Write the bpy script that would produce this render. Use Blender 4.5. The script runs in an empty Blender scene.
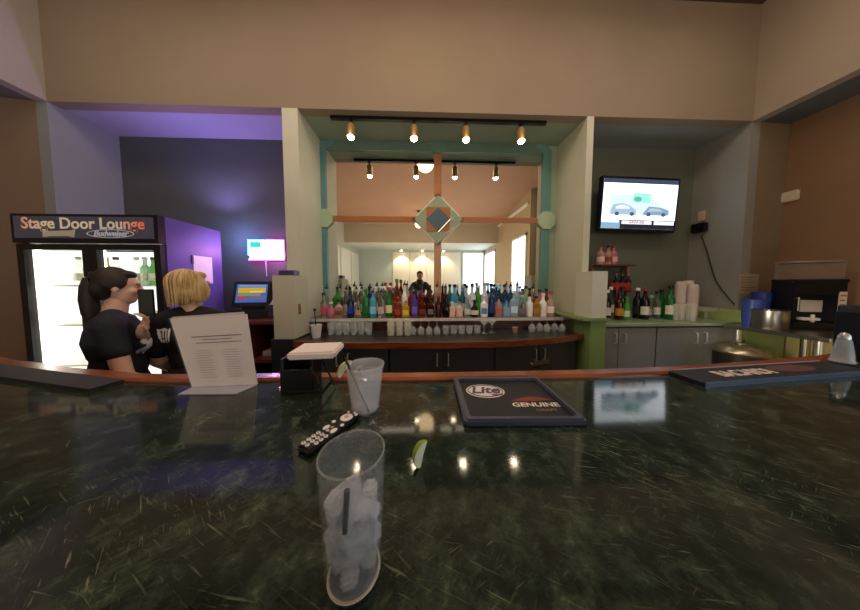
import bpy, bmesh, math, random
from mathutils import Vector, Matrix, Quaternion
from mathutils.bvhtree import BVHTree
random.seed(7)
COL = bpy.context.scene.collection
PI = math.pi
# ------------------------------------------------------------------ camera model (used to survey positions from the photograph)
TH, PS, FL, CY, CZ = math.radians(3), math.radians(2), 215.0, 295.0, 1.40
_F = Vector((math.sin(PS)*math.cos(TH), math.cos(PS)*math.cos(TH), -math.sin(TH)))
_U = Vector((math.sin(PS)*math.sin(TH), math.cos(PS)*math.sin(TH), math.cos(TH)))
_R = Vector((math.cos(PS), -math.sin(PS), 0))
def ray(px, py): return _F + _R*((px-430)/FL) + _U*((CY-py)/FL)
def aty(px, py, y):
    d = ray(px, py); t = y/d.y; return Vector((d.x*t, y, CZ+d.z*t))
def atz(px, py, z):
    d = ray(px, py); t = (z-CZ)/d.z; return Vector((d.x*t, d.y*t, z))
def xat(px, y, py=300): return aty(px, py, y).x
def zat(py, y, px=430): return aty(px, py, y).z

cam = bpy.data.cameras.new('camera'); co = bpy.data.objects.new('camera', cam); COL.objects.link(co)
co.location = (0, 0, CZ); co.rotation_euler = (PI/2-TH, 0, -PS)
cam.sensor_width = 36; cam.sensor_fit = 'HORIZONTAL'; cam.lens = FL/860*36; cam.shift_y = -(305-CY)/860
cam.clip_start = 0.02; cam.clip_end = 60
bpy.context.scene.camera = co
sc = bpy.context.scene
sc.view_settings.view_transform = 'Standard'; sc.view_settings.look = 'None'
sc.view_settings.exposure = 0.75

# ------------------------------------------------------------------ materials
def lin(h):
    h = h.lstrip('#'); o = []
    for i in (0, 2, 4):
        c = int(h[i:i+2], 16)/255; o.append(c/12.92 if c <= .04045 else ((c+.055)/1.055)**2.4)
    return (*o, 1)
_mc = {}
def mat(hexc, rough=.5, metal=0, trans=0, ior=1.45, emit=0, noise=0, nscale=6, alpha=1, coat=0, spec=.5, ecol=None, bump=0, bscale=60):
    k = (hexc, rough, metal, trans, ior, emit, noise, nscale, alpha, coat, spec, ecol, bump, bscale)
    if k in _mc: return _mc[k]
    m = bpy.data.materials.new('material_'+hexc.strip('#')); m.use_nodes = True
    nt = m.node_tree; b = nt.nodes['Principled BSDF']; c = lin(hexc)
    b.inputs['Base Color'].default_value = c; b.inputs['Roughness'].default_value = rough
    b.inputs['Metallic'].default_value = metal; b.inputs['Transmission Weight'].default_value = trans
    b.inputs['IOR'].default_value = ior; b.inputs['Alpha'].default_value = alpha
    b.inputs['Coat Weight'].default_value = coat; b.inputs['Specular IOR Level'].default_value = spec
    if emit:
        b.inputs['Emission Color'].default_value = lin(ecol or hexc); b.inputs['Emission Strength'].default_value = emit
    if noise or bump:
        tc = nt.nodes.new('ShaderNodeTexCoord'); n = nt.nodes.new('ShaderNodeTexNoise')
        n.inputs['Scale'].default_value = nscale; n.inputs['Detail'].default_value = 5
        nt.links.new(tc.outputs['Object'], n.inputs['Vector'])
        if noise:
            r = nt.nodes.new('ShaderNodeValToRGB')
            r.color_ramp.elements[0].position = .3; r.color_ramp.elements[1].position = .7
            r.color_ramp.elements[0].color = tuple(v*(1-noise) for v in c[:3])+(1,)
            r.color_ramp.elements[1].color = tuple(min(1, v*(1+noise)) for v in c[:3])+(1,)
            nt.links.new(n.outputs['Fac'], r.inputs[0]); nt.links.new(r.outputs[0], b.inputs['Base Color'])
        if bump:
            n2 = nt.nodes.new('ShaderNodeTexNoise'); n2.inputs['Scale'].default_value = bscale
            nt.links.new(tc.outputs['Object'], n2.inputs['Vector'])
            bp = nt.nodes.new('ShaderNodeBump'); bp.inputs['Strength'].default_value = bump; bp.inputs['Distance'].default_value = .01
            nt.links.new(n2.outputs['Fac'], bp.inputs['Height']); nt.links.new(bp.outputs[0], b.inputs['Normal'])
    _mc[k] = m; return m
def wall(hexc, rough=.75): return mat(hexc, rough, noise=.05, nscale=1.7, spec=.25, bump=.06, bscale=140)
def wood(hexc, dark, rough=.3, scale=(2, 30, 30)):
    k = ('wood', hexc, dark, rough, scale)
    if k in _mc: return _mc[k]
    m = bpy.data.materials.new('wood_'+hexc); m.use_nodes = True; nt = m.node_tree; b = nt.nodes['Principled BSDF']
    tc = nt.nodes.new('ShaderNodeTexCoord'); mp = nt.nodes.new('ShaderNodeMapping'); mp.inputs['Scale'].default_value = scale
    n = nt.nodes.new('ShaderNodeTexNoise'); n.inputs['Scale'].default_value = 2; n.inputs['Detail'].default_value = 6
    r = nt.nodes.new('ShaderNodeValToRGB'); r.color_ramp.elements[0].position = .35; r.color_ramp.elements[1].position = .68
    r.color_ramp.elements[0].color = lin(dark); r.color_ramp.elements[1].color = lin(hexc)
    L = nt.links.new
    L(tc.outputs['Object'], mp.inputs[0]); L(mp.outputs[0], n.inputs['Vector']); L(n.outputs['Fac'], r.inputs[0]); L(r.outputs[0], b.inputs['Base Color'])
    b.inputs['Roughness'].default_value = rough; b.inputs['Coat Weight'].default_value = .3; b.inputs['Coat Roughness'].default_value = .15
    _mc[k] = m; return m
def marble():
    m = bpy.data.materials.new('green_marble'); m.use_nodes = True; nt = m.node_tree; b = nt.nodes['Principled BSDF']; L = nt.links.new; N = nt.nodes.new
    tc = N('ShaderNodeTexCoord')
    n1 = N('ShaderNodeTexNoise'); n1.inputs['Scale'].default_value = 26; n1.inputs['Detail'].default_value = 12; n1.inputs['Roughness'].default_value = .74; n1.inputs['Distortion'].default_value = .15
    L(tc.outputs['Object'], n1.inputs['Vector'])
    r1 = N('ShaderNodeValToRGB'); e = r1.color_ramp.elements
    e[0].position = .32; e[0].color = lin('#101611'); e[1].position = .74; e[1].color = lin('#606b58')
    x = e.new(.5); x.color = lin('#202a23'); x = e.new(.6); x.color = lin('#333f33')
    L(n1.outputs['Fac'], r1.inputs[0])
    last = r1.outputs[0]
    for ang, sx, sy, lo, hi, colr, sc_ in ((-.42, 22, 420, .62, .74, '#7d8370', 1), (-.72, 28, 460, .63, .75, '#9a9a86', 1.1), (.75, 60, 190, .58, .8, '#59653f', 1.0), (-.15, 20, 380, .63, .75, '#80866e', 1.2), (.5, 36, 420, .65, .76, '#8c8f76', 1.0)):
        mp = N('ShaderNodeMapping'); mp.vector_type = 'TEXTURE'; mp.inputs['Rotation'].default_value = (0, 0, ang); mp.inputs['Scale'].default_value = (1/(sx*sc_), 1/(sy*sc_), 1)
        n = N('ShaderNodeTexNoise'); n.inputs['Scale'].default_value = 1; n.inputs['Detail'].default_value = 4; n.inputs['Distortion'].default_value = .5
        L(tc.outputs['Object'], mp.inputs[0]); L(mp.outputs[0], n.inputs['Vector'])
        r = N('ShaderNodeValToRGB'); r.color_ramp.elements[0].position = lo; r.color_ramp.elements[1].position = hi
        r.color_ramp.elements[0].color = (0, 0, 0, 1); r.color_ramp.elements[1].color = (.85, .85, .85, 1)
        L(n.outputs['Fac'], r.inputs[0])
        # flecks come in drifts
        nd = N('ShaderNodeTexNoise'); nd.inputs['Scale'].default_value = 5*sc_; nd.inputs['Detail'].default_value = 2
        L(tc.outputs['Object'], nd.inputs['Vector'])
        rd = N('ShaderNodeMapRange'); rd.inputs[1].default_value = .46; rd.inputs[2].default_value = .72
        L(nd.outputs['Fac'], rd.inputs[0])
        mu = N('ShaderNodeMath'); mu.operation = 'MULTIPLY'; L(r.outputs[0], mu.inputs[0]); L(rd.outputs[0], mu.inputs[1])
        mx = N('ShaderNodeMixRGB'); mx.inputs[2].default_value = lin(colr); L(mu.outputs[0], mx.inputs[0]); L(last, mx.inputs[1]); last = mx.outputs[0]
    L(last, b.inputs['Base Color']); b.inputs['Roughness'].default_value = .07; b.inputs['Specular IOR Level'].default_value = .5
    n3 = N('ShaderNodeTexNoise'); n3.inputs['Scale'].default_value = 25; L(tc.outputs['Object'], n3.inputs['Vector'])
    bp = N('ShaderNodeBump'); bp.inputs['Strength'].default_value = .02; bp.inputs['Distance'].default_value = .001; L(n3.outputs['Fac'], bp.inputs['Height']); L(bp.outputs[0], b.inputs['Normal'])
    return m
def emis(hexc, s):
    k = ('em', hexc, s)
    if k in _mc: return _mc[k]
    m = bpy.data.materials.new('glow'); m.use_nodes = True; nt = m.node_tree; nt.nodes.clear()
    o = nt.nodes.new('ShaderNodeOutputMaterial'); e = nt.nodes.new('ShaderNodeEmission'); e.inputs[0].default_value = lin(hexc); e.inputs[1].default_value = s
    nt.links.new(e.outputs[0], o.inputs[0]); _mc[k] = m; return m
def glassm(hexc, rough=.03, t=.92, ior=1.3): return mat(hexc, rough, trans=t, ior=ior)
def clearglass(a=.22, hexc='#e8f0ee'):   # thin clear glass: see-through with a crisp reflection
    return mat(hexc, .04, alpha=a, spec=.9)
BLACK = mat('#0b0b0d', .35); BLK_SOFT = mat('#131316', .7); CHROME = mat('#d2d2d0', .3, metal=.5); STEEL = mat('#a9a8a2', .3, metal=1)
WHITE = mat('#e9e7e2', .5); BRASS = mat('#c9a468', .3, metal=.6)

# ------------------------------------------------------------------ mesh helpers
def NB(): return bmesh.new()
def box(bm, lo, hi, rot=None):
    lo = Vector(lo); hi = Vector(hi)
    M = Matrix.Translation((lo+hi)/2) @ Matrix.Diagonal((*(hi-lo), 1))
    if rot is not None: M = rot @ M
    return bmesh.ops.create_cube(bm, size=1, matrix=M)['verts']
def bevelall(bm, w, seg=2):
    bmesh.ops.bevel(bm, geom=list(bm.edges), offset=w, segments=seg, affect='EDGES', clamp_overlap=True)
def prism(bm, pts, z0, z1):
    a = [bm.verts.new((p[0], p[1], z0)) for p in pts]; b = [bm.verts.new((p[0], p[1], z1)) for p in pts]
    n = len(pts); bm.faces.new(a[::-1]); bm.faces.new(b)
    for i in range(n): bm.faces.new((a[i], a[(i+1) % n], b[(i+1) % n], b[i]))
def hexa(bm, q, d):
    """slab from quad q (4 points) thickened by vector d"""
    a = [bm.verts.new(p) for p in q]; b = [bm.verts.new(Vector(p)+Vector(d)) for p in q]
    bm.faces.new(a); bm.faces.new(b[::-1])
    for i in range(4): bm.faces.new((a[i], b[i], b[(i+1) % 4], a[(i+1) % 4]))
def lathe(bm, prof, seg=24, M=None, close=True):
    rings = []
    M = M or Matrix()
    for r, z in prof:
        if r < 1e-5: rings.append([bm.verts.new(M @ Vector((0, 0, z)))])
        else: rings.append([bm.verts.new(M @ Vector((r*math.cos(2*PI*k/seg), r*math.sin(2*PI*k/seg), z))) for k in range(seg)])
    for a, b in zip(rings, rings[1:]):
        for k in range(seg):
            k2 = (k+1) % seg
            if len(a) == 1 and len(b) == 1: continue
            if len(a) == 1: bm.faces.new((a[0], b[k2], b[k]))
            elif len(b) == 1: bm.faces.new((a[k], a[k2], b[0]))
            else: bm.faces.new((a[k], a[k2], b[k2], b[k]))
def tube(bm, pts, r, seg=8):
    pts = [Vector(p) for p in pts]; rs = r if isinstance(r, (list, tuple)) else [r]*len(pts)
    rings = []; up = None
    for i, p in enumerate(pts):
        t = (pts[min(i+1, len(pts)-1)]-pts[max(i-1, 0)]).normalized()
        if up is None: up = t.orthogonal().normalized()
        else: up = (up-t*up.dot(t)).normalized()
        s = t.cross(up)
        rings.append([bm.verts.new(p+(up*math.cos(2*PI*k/seg)+s*math.sin(2*PI*k/seg))*rs[i]) for k in range(seg)])
    for a, b in zip(rings, rings[1:]):
        for k in range(seg): bm.faces.new((a[k], a[(k+1) % seg], b[(k+1) % seg], b[k]))
    bm.faces.new(rings[0][::-1]); bm.faces.new(rings[-1])
def ball(bm, c, r, M=None, sub=2):
    r = (r, r, r) if isinstance(r, (int, float)) else r
    MM = Matrix.Translation(c) @ (M or Matrix()) @ Matrix.Diagonal((*r, 1))
    bmesh.ops.create_icosphere(bm, subdivisions=sub, radius=1, matrix=MM)
def mesh(bm, name='mesh', smooth=True, ang=.7):
    bmesh.ops.recalc_face_normals(bm, faces=bm.faces)
    me = bpy.data.meshes.new(name); bm.to_mesh(me); bm.free()
    if smooth:
        me.polygons.foreach_set('use_smooth', [True]*len(me.polygons))
        me.set_sharp_from_angle(angle=ang)
    return me
def obj(name, me, m=None, parent=None, loc=None, rz=None):
    if isinstance(me, bmesh.types.BMesh): me = mesh(me, name)
    if m is not None and not me.materials: me.materials.append(m)
    o = bpy.data.objects.new(name, me); COL.objects.link(o)
    if m is not None and me.materials[0] != m:
        o.material_slots[0].link = 'OBJECT'; o.material_slots[0].material = m
    if parent is not None: o.parent = parent
    if loc is not None: o.location = loc
    if rz is not None: o.rotation_euler = (0, 0, rz)
    return o
def tag(o, label, cat, group=None, kind=None):
    o['label'] = label; o['category'] = cat
    if group: o['group'] = group
    if kind: o['kind'] = kind
    return o
def thing(name, label, cat, loc=(0, 0, 0), rz=0, group=None):
    o = bpy.data.objects.new(name, None); COL.objects.link(o); o.location = loc; o.rotation_euler = (0, 0, rz)
    o.empty_display_size = .1
    return tag(o, label, cat, group)
def struct(name, bm, m, parent=None):
    o = obj(name, mesh(bm, name, smooth=False), m, parent)
    if parent is None: o['kind'] = 'structure'
    return o
def sbox(name, lo, hi, m, parent=None):
    bm = NB(); box(bm, lo, hi); return struct(name, bm, m, parent)
def plabel(o, l): o['label'] = l; return o
def text_mesh(body, size, ext=.001, off=0, shear=0, align='CENTER', sx=1):
    c = bpy.data.curves.new('lettering', 'FONT'); c.body = body; c.size = size; c.extrude = ext; c.offset = off; c.shear = shear
    c.align_x = align; c.align_y = 'CENTER'; c.resolution_u = 3
    o = bpy.data.objects.new('lettering', c); COL.objects.link(o)
    dg = bpy.context.evaluated_depsgraph_get(); dg.update()
    me = bpy.data.meshes.new_from_object(o.evaluated_get(dg)); bpy.data.objects.remove(o)
    if sx != 1: me.transform(Matrix.Diagonal((sx, 1, 1, 1)))
    me.materials.clear()
    return me
def copy_tree(o, parent=None):
    c = o.copy(); COL.objects.link(c)
    if parent is not None: c.parent = parent
    for ch in o.children: copy_tree(ch, c)
    return c
def disc(bm, c, rx, ry, n=28, nz=0.0):
    vs = [bm.verts.new((c[0]+rx*math.cos(2*PI*k/n), c[1]+ry*math.sin(2*PI*k/n), c[2])) for k in range(n)]
    bm.faces.new(vs)

# ------------------------------------------------------------------ the setting
YF, YB, ZN = 2.22, 2.70, 3.10           # wall front plane, niche back plane, niche ceiling
XL, XR = -3.50, 3.46                    # inner ends of the front wall
CL, CR = -1.21, 1.68                    # centre alcove opening
PL = -1.36                              # left side of the left pier
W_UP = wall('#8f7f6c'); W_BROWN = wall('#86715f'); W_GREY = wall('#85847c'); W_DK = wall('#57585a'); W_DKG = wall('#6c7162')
W_ALC = wall('#c8c7b2', .5); W_GREEN = wall('#9aa868'); W_SAGE = wall('#9fb09a'); W_TEAL = mat('#598a8c', .4, noise=.05)
W_BACK = wall('#b9c3b9'); W_CEIL = wall('#ae8a70'); W_OLIVE = wall('#efdc98')
sbox('floor', (-5.2, -5.2, -.1), (5.2, 3.1, 0), mat('#3a302a', .5, noise=.2, nscale=5))
# header above the niches, running up to the vault
bm = NB(); prism(bm, [(XL, YF), (XR, YF), (XR, YF+.1), (XL, YF+.1)], ZN, 4.6); struct('wall_front', bm, W_UP)
# slabs above each niche
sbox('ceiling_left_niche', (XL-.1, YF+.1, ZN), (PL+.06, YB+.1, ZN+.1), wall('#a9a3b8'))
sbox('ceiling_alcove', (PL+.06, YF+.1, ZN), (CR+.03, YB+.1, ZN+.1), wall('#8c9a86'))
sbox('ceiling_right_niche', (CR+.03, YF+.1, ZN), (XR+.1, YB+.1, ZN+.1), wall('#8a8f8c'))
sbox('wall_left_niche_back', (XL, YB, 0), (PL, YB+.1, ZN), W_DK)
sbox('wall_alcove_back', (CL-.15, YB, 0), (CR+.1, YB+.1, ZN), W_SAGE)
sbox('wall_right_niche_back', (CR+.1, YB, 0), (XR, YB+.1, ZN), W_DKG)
sbox('wall_left_niche_side', (XL-.1, YF, 0), (XL, YB+.1, ZN), wall('#8e9092'))
sbox('wall_right_niche_side', (XR, YF+.01, 0), (XR+.1, YB+.1, ZN), wall('#8d8c86'))
# the two piers; the inner faces are cream inside the alcove
sbox('wall_left_pier', (PL, YF, 0), (CL, YB, ZN), W_ALC)
sbox('wall_right_pier', (CR, YF, 0), (CR+.07, YB, ZN), W_ALC)
# half walls that run forward from the piers and close the ends of the back counter
bm = NB(); prism(bm, [(PL+.02, 1.97), (CL+.05, 1.97), (CL+.05, YF), (PL+.02, YF)], .90, 1.475); struct('wall_left_half', bm, wall('#c4c1ac'))
bm = NB(); prism(bm, [(PL+.0, 1.95), (CL+.07, 1.95), (CL+.07, YF), (PL+.0, YF)], 0, .90); struct('wall_left_half_base', bm, mat('#22262e', .4))
bm = NB(); prism(bm, [(CR-.06, 2.0), (CR+.09, 2.0), (CR+.09, YF), (CR-.06, YF)], 1.07, 1.52); struct('wall_right_half', bm, wall('#cfd0bf'))
bm = NB(); prism(bm, [(CR-.06, 2.0), (CR+.09, 2.0), (CR+.09, YF), (CR-.06, YF)], 0, 1.045); struct('wall_right_half_base', bm, wall('#86a266'))
bm = NB(); prism(bm, [(CR-.16, 1.97), (CR+.11, 1.97), (CR+.11, YF+.3), (CR-.16, YF+.3)], 1.045, 1.07); struct('trim_1', bm, wall('#7d8f62'))
# brown walls beyond the front wall
bm = NB(); prism(bm, [(-4.3, 2.12), (XL-.1, YF), (XL-.1, YF+.1), (-4.3, YF+.1)], 0, ZN); struct('wall_far_left', bm, W_BROWN)
bm = NB(); prism(bm, [(XR+.1, YF+.01), (3.92, YF+.03), (3.92, YF+.1), (XR+.1, YF+.1)], 0, ZN); struct('wall_right_return', bm, wall('#86765f'))
sbox('wall_left', (-4.4, -.6, 0), (-4.3, YF+.1, ZN), W_BROWN)
sbox('wall_right', (3.92, -.6, 1.0), (4.02, YF+.1, ZN), wall('#84684e'))
sbox('wall_right_dado', (3.92, -.6, 0), (4.02, YF+.1, 1.0), W_OLIVE)
# side bulkheads
sbox('wall_left_bulkhead', (XL-.1, -.6, ZN), (XL, YF+.1, 4.6), wall('#a69c92')); sbox('wall_right_bulkhead', (XR, -.6, ZN), (XR+.1, YF+.1, 4.6), wall('#a0907f'))
sbox('ceiling_left_soffit', (-4.3, -.6, ZN), (XL-.1, YF+.1, ZN+.08), wall('#6f6a66')); sbox('ceiling_right_soffit', (XR+.1, -.6, ZN), (3.92, YF+.1, ZN+.08), wall('#5f6264'))
# sloping vault ceiling over the room
bm = NB(); hexa(bm, [(-4.3, 2.3, 4.36), (4.3, 2.3, 4.36), (4.3, -3.1, 3.72), (-4.3, -3.1, 3.72)], (0, 0, .1)); struct('ceiling', bm, W_CEIL)
sbox('trim_2', (XL, YF-.05, 4.24), (XR, YF, 4.33), mat('#4a3a2c', .5))
# room behind the camera (seen in the mirror)
sbox('wall_rear_bulkhead', (-3.0, -3.2, 3.0), (3.0, -3.1, 3.74), wall('#b3a78f'))
sbox('ceiling_rear', (-3.0, -5.0, 3.0), (3.0, -3.2, 3.1), wall('#c9ccc2'))
sbox('wall_rear', (-3.1, -5.1, 0), (3.1, -5.0, 3.1), W_BACK)
sbox('wall_rear_left', (-3.1, -5.0, 0), (-3.0, -.6, 4.2), wall('#b4b8a8')); sbox('wall_rear_right', (3.0, -5.0, 0), (3.1, -.6, 4.2), wall('#b9a684'))
sbox('wall_left_jog', (-4.3, -.7, 0), (-3.1, -.6, 4.2), wall('#a99a86')); sbox('wall_right_jog', (3.1, -.7, 0), (3.92, -.6, 4.2), wall('#a99a86'))
sbox('trim_3', (2.96, -3.1, 3.62), (3.0, -.7, 3.70), WHITE)
def window(n, y0, y1, z0, z1, s, bars):
    bm = NB()
    for a, b in (((2.96, y0, z0), (3.0, y0+.05, z1)), ((2.96, y1-.05, z0), (3.0, y1, z1)), ((2.96, y0, z0), (3.0, y1, z0+.06)), ((2.96, y0, z1-.06), (3.0, y1, z1))): box(bm, a, b)
    for k in range(1, bars): yy = y0+(y1-y0)*k/bars; box(bm, (2.965, yy-.02, z0), (3.0, yy+.02, z1))
    w = struct(f'window_{n}', bm, WHITE)
    bm = NB(); box(bm, (2.985, y0+.05, z0+.06), (2.995, y1-.05, z1-.06)); obj('pane', mesh(bm, smooth=False), emis('#dfeeff', s*.6), w)
bm = NB()
for a, b in (((1.92, -5.0, .7), (1.98, -4.95, 2.9)), ((2.90, -5.0, .7), (2.96, -4.95, 2.9)), ((1.98, -5.0, .7), (2.90, -4.95, .76)), ((1.98, -5.0, 2.84), (2.90, -4.95, 2.9)), ((2.42, -5.0, .76), (2.46, -4.96, 2.84))): box(bm, a, b)
w3 = struct('window_3', bm, WHITE); bm = NB(); box(bm, (1.98, -4.985, .76), (2.90, -4.975, 2.84)); obj('pane', mesh(bm, smooth=False), emis('#dcefff', 2.4), w3)
window(1, -1.75, -.75, .9, 2.85, 4.5, 2); window(2, -4.85, -3.4, .8, 2.8, 5, 3)
# white panels on the rear wall with three wall washers, white doors at the left
for k in range(4):
    x0 = -1.42+k*.82
    bm = NB(); box(bm, (x0, -5.0, 0), (x0+.8, -4.96, 2.9)); bevelall(bm, .008, 1)
    o = obj(f'trim_{4+k}', bm, mat('#e6ddc8', .55)); o['kind'] = 'structure'
for n, y in ((1, -2.0), (2, -3.15), (3, -4.3)):
    bm = NB(); box(bm, (-3.0, y-.5, 0), (-2.96, y+.5, 2.75))
    d = struct(f'door_{n}', bm, mat('#d8d8cc', .5)); bm = NB(); ball(bm, (-2.93, y+.36, 1.0), .035); obj('handle', bm, BRASS, d)

# ------------------------------------------------------------------ lights
def spot(loc, target, power, size, colr, blend=.6, rad=.03):
    l = bpy.data.lights.new('spot', 'SPOT'); l.energy = power; l.spot_size = size; l.spot_blend = blend; l.color = colr; l.shadow_soft_size = rad
    o = bpy.data.objects.new('spot', l); COL.objects.link(o); o.location = loc
    o.rotation_euler = (Vector(target)-Vector(loc)).to_track_quat('-Z', 'Y').to_euler(); return o
def point(loc, power, colr, rad=.1):
    l = bpy.data.lights.new('point', 'POINT'); l.energy = power; l.color = colr; l.shadow_soft_size = rad
    o = bpy.data.objects.new('point', l); COL.objects.link(o); o.location = loc; return o
w = bpy.data.worlds.new('world'); sc.world = w; w.use_nodes = True
w.node_tree.nodes['Background'].inputs[0].default_value = (.55, .5, .45, 1); w.node_tree.nodes['Background'].inputs[1].default_value = .1
WARM = (1, .82, .6); 
# track rail and four brass heads
ty = 2.31
bm = NB(); box(bm, (-.93, ty-.018, ZN-.03), (1.30, ty+.018, ZN)); obj0 = obj('track_rail', bm, BLACK); tag(obj0, 'long black lighting track on the ceiling of the mirrored alcove', 'light track')
ords = ['first', 'second', 'third', 'fourth']
bm_can = NB(); lathe(bm_can, [(0, .0), (.02, 0), (.033, -.02), (.034, -.13), (.031, -.13), (.029, -.03), (0, -.03)], 20); CAN = mesh(bm_can)
bm_b = NB(); ball(bm_b, (0, 0, -.128), (.028, .028, .026)); BULB = mesh(bm_b)
bm_s = NB(); tube(bm_s, [(0, 0, 0), (0, 0, -.05)], .008); box(bm_s, (-.02, -.014, -.012), (.02, .014, .0)); STEM = mesh(bm_s)
for i, px in enumerate((351, 414, 466, 521)):
    x = xat(px, ty, 120)
    t = thing('track_spotlight', f'{ords[i]} brass spotlight from the left on the black ceiling track, lit', 'spotlight', (x, ty, ZN-.03), group='brass spotlights on the track')
    obj('stem', STEM, BLACK, t)
    c = obj('lamp_can', CAN, BRASS, t, (0, 0, -.04)); c.rotation_euler = (-.12, 0, 0); c.scale = (1.15, 1.15, 1.1)
    b = obj('bulb', BULB, emis('#ffe9c4', 28), t, (0, 0, -.04)); b.rotation_euler = (-.12, 0, 0); b.scale = (1.15, 1.15, 1.1)
    spot((x, ty-.01, ZN-.21), (x*1.02, ty+.12, 1.0), 34, 2.2, WARM, .8)
# glass globes hanging from the vault behind the photographer
GL = NB(); ball(GL, (0, 0, 0), .17, sub=3); GLM = mesh(GL)
for (x, y, z, s, lab) in ((.06, 1.0, 3.78, 1, 'large glowing white globe pendant seen at the top of the mirror'), (-.13, -2.0, 3.40, .7, 'glowing globe pendant seen in the mirror behind the diamond ornament')):
    t = thing('globe_pendant', lab, 'lamp', (x, y, z))
    g = obj('globe', GLM, emis('#ffd9a8', 5), t); g.scale = (s, s, s)
    bm = NB(); zc = 3.72+(y+3.1)*.64/5.4-z; tube(bm, [(0, 0, .16*s), (0, 0, zc)], .006); box(bm, (-.05, -.05, zc-.03), (.05, .05, zc)); obj('rod', bm, BLACK, t)
spot((1.75, 1.15, .98), (3.9, 1.75, .62), 16, 1.1, (1, .9, .72), .9, .04)   # unseen fill spot, added to brighten the wall below the steel table
for k in range(3):
    x = -.98+k*.98
    t = thing('ceiling_spotlight', f'{["first", "second", "third"][k]} small glowing ceiling lamp over the white panels seen in the mirror', 'lamp', (x, -4.7, 3.0))
    bm = NB(); lathe(bm, [(0, 0), (.05, 0), (.08, -.07), (.07, -.07), (0, -.03)], 16); obj('shade', bm, WHITE, t)
    bm = NB(); ball(bm, (0, 0, -.06), (.055, .055, .03)); obj('bulb', bm, emis('#fff1d0', 20), t)
    spot((x, -4.68, 2.85), (x, -4.98, 1.6), 35, 1.9, (1, .9, .7))
def area(loc, size, sizey, power, colr, up=False):
    l = bpy.data.lights.new('area', 'AREA'); l.shape = 'RECTANGLE'; l.size = size; l.size_y = sizey; l.energy = power; l.color = colr
    o = bpy.data.objects.new('area', l); COL.objects.link(o); o.location = loc
    if up: o.rotation_euler = (PI, 0, 0)
    return o
area((0, 1.0, 4.12), 6.0, .7, 30, (1, .87, .72))            # added warm overhead fill, out of sight of lens and mirror
area((0, -1.6, .12), 3.5, 1.6, 95, (1, .80, .62), True)      # added low fill, hidden from the mirror, brightening the reflected vault


# ------------------------------------------------------------------ centre alcove: mirror, trims, ornament
ym = YB-.012
x0, x1 = xat(327, YB, 200), xat(541, YB, 200); zt = zat(153, YB, 430)
bm = NB(); box(bm, (x0-.02, ym, 1.0), (x1+.02, YB, zt+.02)); mir = obj('bar_mirror', mesh(bm, smooth=False), mat('#e3e4de', .015, metal=1)); tag(mir, 'big wall mirror behind the bottles reflecting the room', 'mirror')
trim = thing('mirror_border', 'teal painted border with mint octagons framing the bar mirror', 'border', (0, YB, 1.0))
def bar_(name, xa, za, xb, zb, m, d=.02, par=None, y=None):
    bm = NB(); y = ym if y is None else y; box(bm, (xa, y-d-YB, za-1), (xb, y-YB, zb-1)); return obj(name, mesh(bm, smooth=False), m, par or trim)
xl0 = xat(319, YB, 200); xr1 = xat(549, YB, 200); zt1 = zat(141, YB)
bar_('side_band', xl0, 1.02, x0, zt1-.12, W_TEAL); bar_('side_band', x1, 1.02, xr1, zt1-.12, mat('#5f8a80', .4)); 
bar_('top_band', xl0+.12, zt, xr1-.12, zt1, mat('#62786a', .4))
def ngon(name, cx, cz, r, m, d, par, n=8, rot=PI/8, y=None, off=(0, 0), sx=1):
    bm = NB(); pts = [(cx+sx*r*math.cos(rot+2*PI*k/n), cz+r*math.sin(rot+2*PI*k/n)) for k in range(n)]
    y = ym if y is None else y
    a = [bm.verts.new((p[0], y-YB-d, p[1]-1)) for p in pts]; b = [bm.verts.new((p[0], y-YB, p[1]-1)) for p in pts]
    bm.faces.new(a); bm.faces.new(b[::-1])
    for k in range(n): bm.faces.new((a[k], b[k], b[(k+1) % n], a[(k+1) % n]))
    return obj(name, mesh(bm, smooth=False), m, par)
zb_ = zat(220, YB); MINT = mat('#a9bf9f', .4); xc = xat(438, YB, 220)
for px in (325, 545): ngon('octagon', xat(px, YB, 220), zb_, .115, MINT, .03, trim, y=ym-.002)
ngon('octagon', xc, (zt+zt1)/2, .10, mat('#5f8272', .4), .03, trim, y=ym-.002)
for sx, xa in ((1, xl0), (-1, xr1)):       # chamfered corners
    bm = NB(); pts = [(0, -.22), (.085, -.22), (.085, -.15), (.20, -.07), (.20, 0), (.12, 0), (0, -.10)]
    a = [bm.verts.new((xa+sx*p[0], -.034, zt1-1+p[1])) for p in pts]; b = [bm.verts.new((xa+sx*p[0], -.012, zt1-1+p[1])) for p in pts]
    bm.faces.new(a); bm.faces.new(b[::-1])
    for k in range(7): bm.faces.new((a[k], b[k], b[(k+1) % 7], a[(k+1) % 7]))
    obj('corner_piece', mesh(bm, smooth=False), W_TEAL if sx > 0 else mat('#5f8a80', .4), trim)
OR = mat('#a2683f', .35, noise=.1, nscale=8)
orn = thing('mirror_ornament', 'orange crossing strips with a sage and slate diamond centred on the mirror', 'ornament', (0, YB, 1.0))
h = .032
bar_('strip', x0+.03, zb_-h, xc-.25, zb_+h, OR, .012, orn); bar_('strip', xc+.25, zb_-h, x1-.03, zb_+h, OR, .012, orn)
bar_('strip', xc-.05, zb_+.27, xc+.04, zt-.02, OR, .012, orn); bar_('strip', xc-.05, 1.10, xc+.04, zb_-.27, mat('#b98a66', .35), .012, orn)
ngon('diamond_edge', xc, zb_, .315, mat('#d9dcc8', .3), .012, orn, 4, 0, ym)
ngon('diamond', xc, zb_, .295, mat('#93a184', .35), .016, orn, 4, 0, ym-.002)
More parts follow.
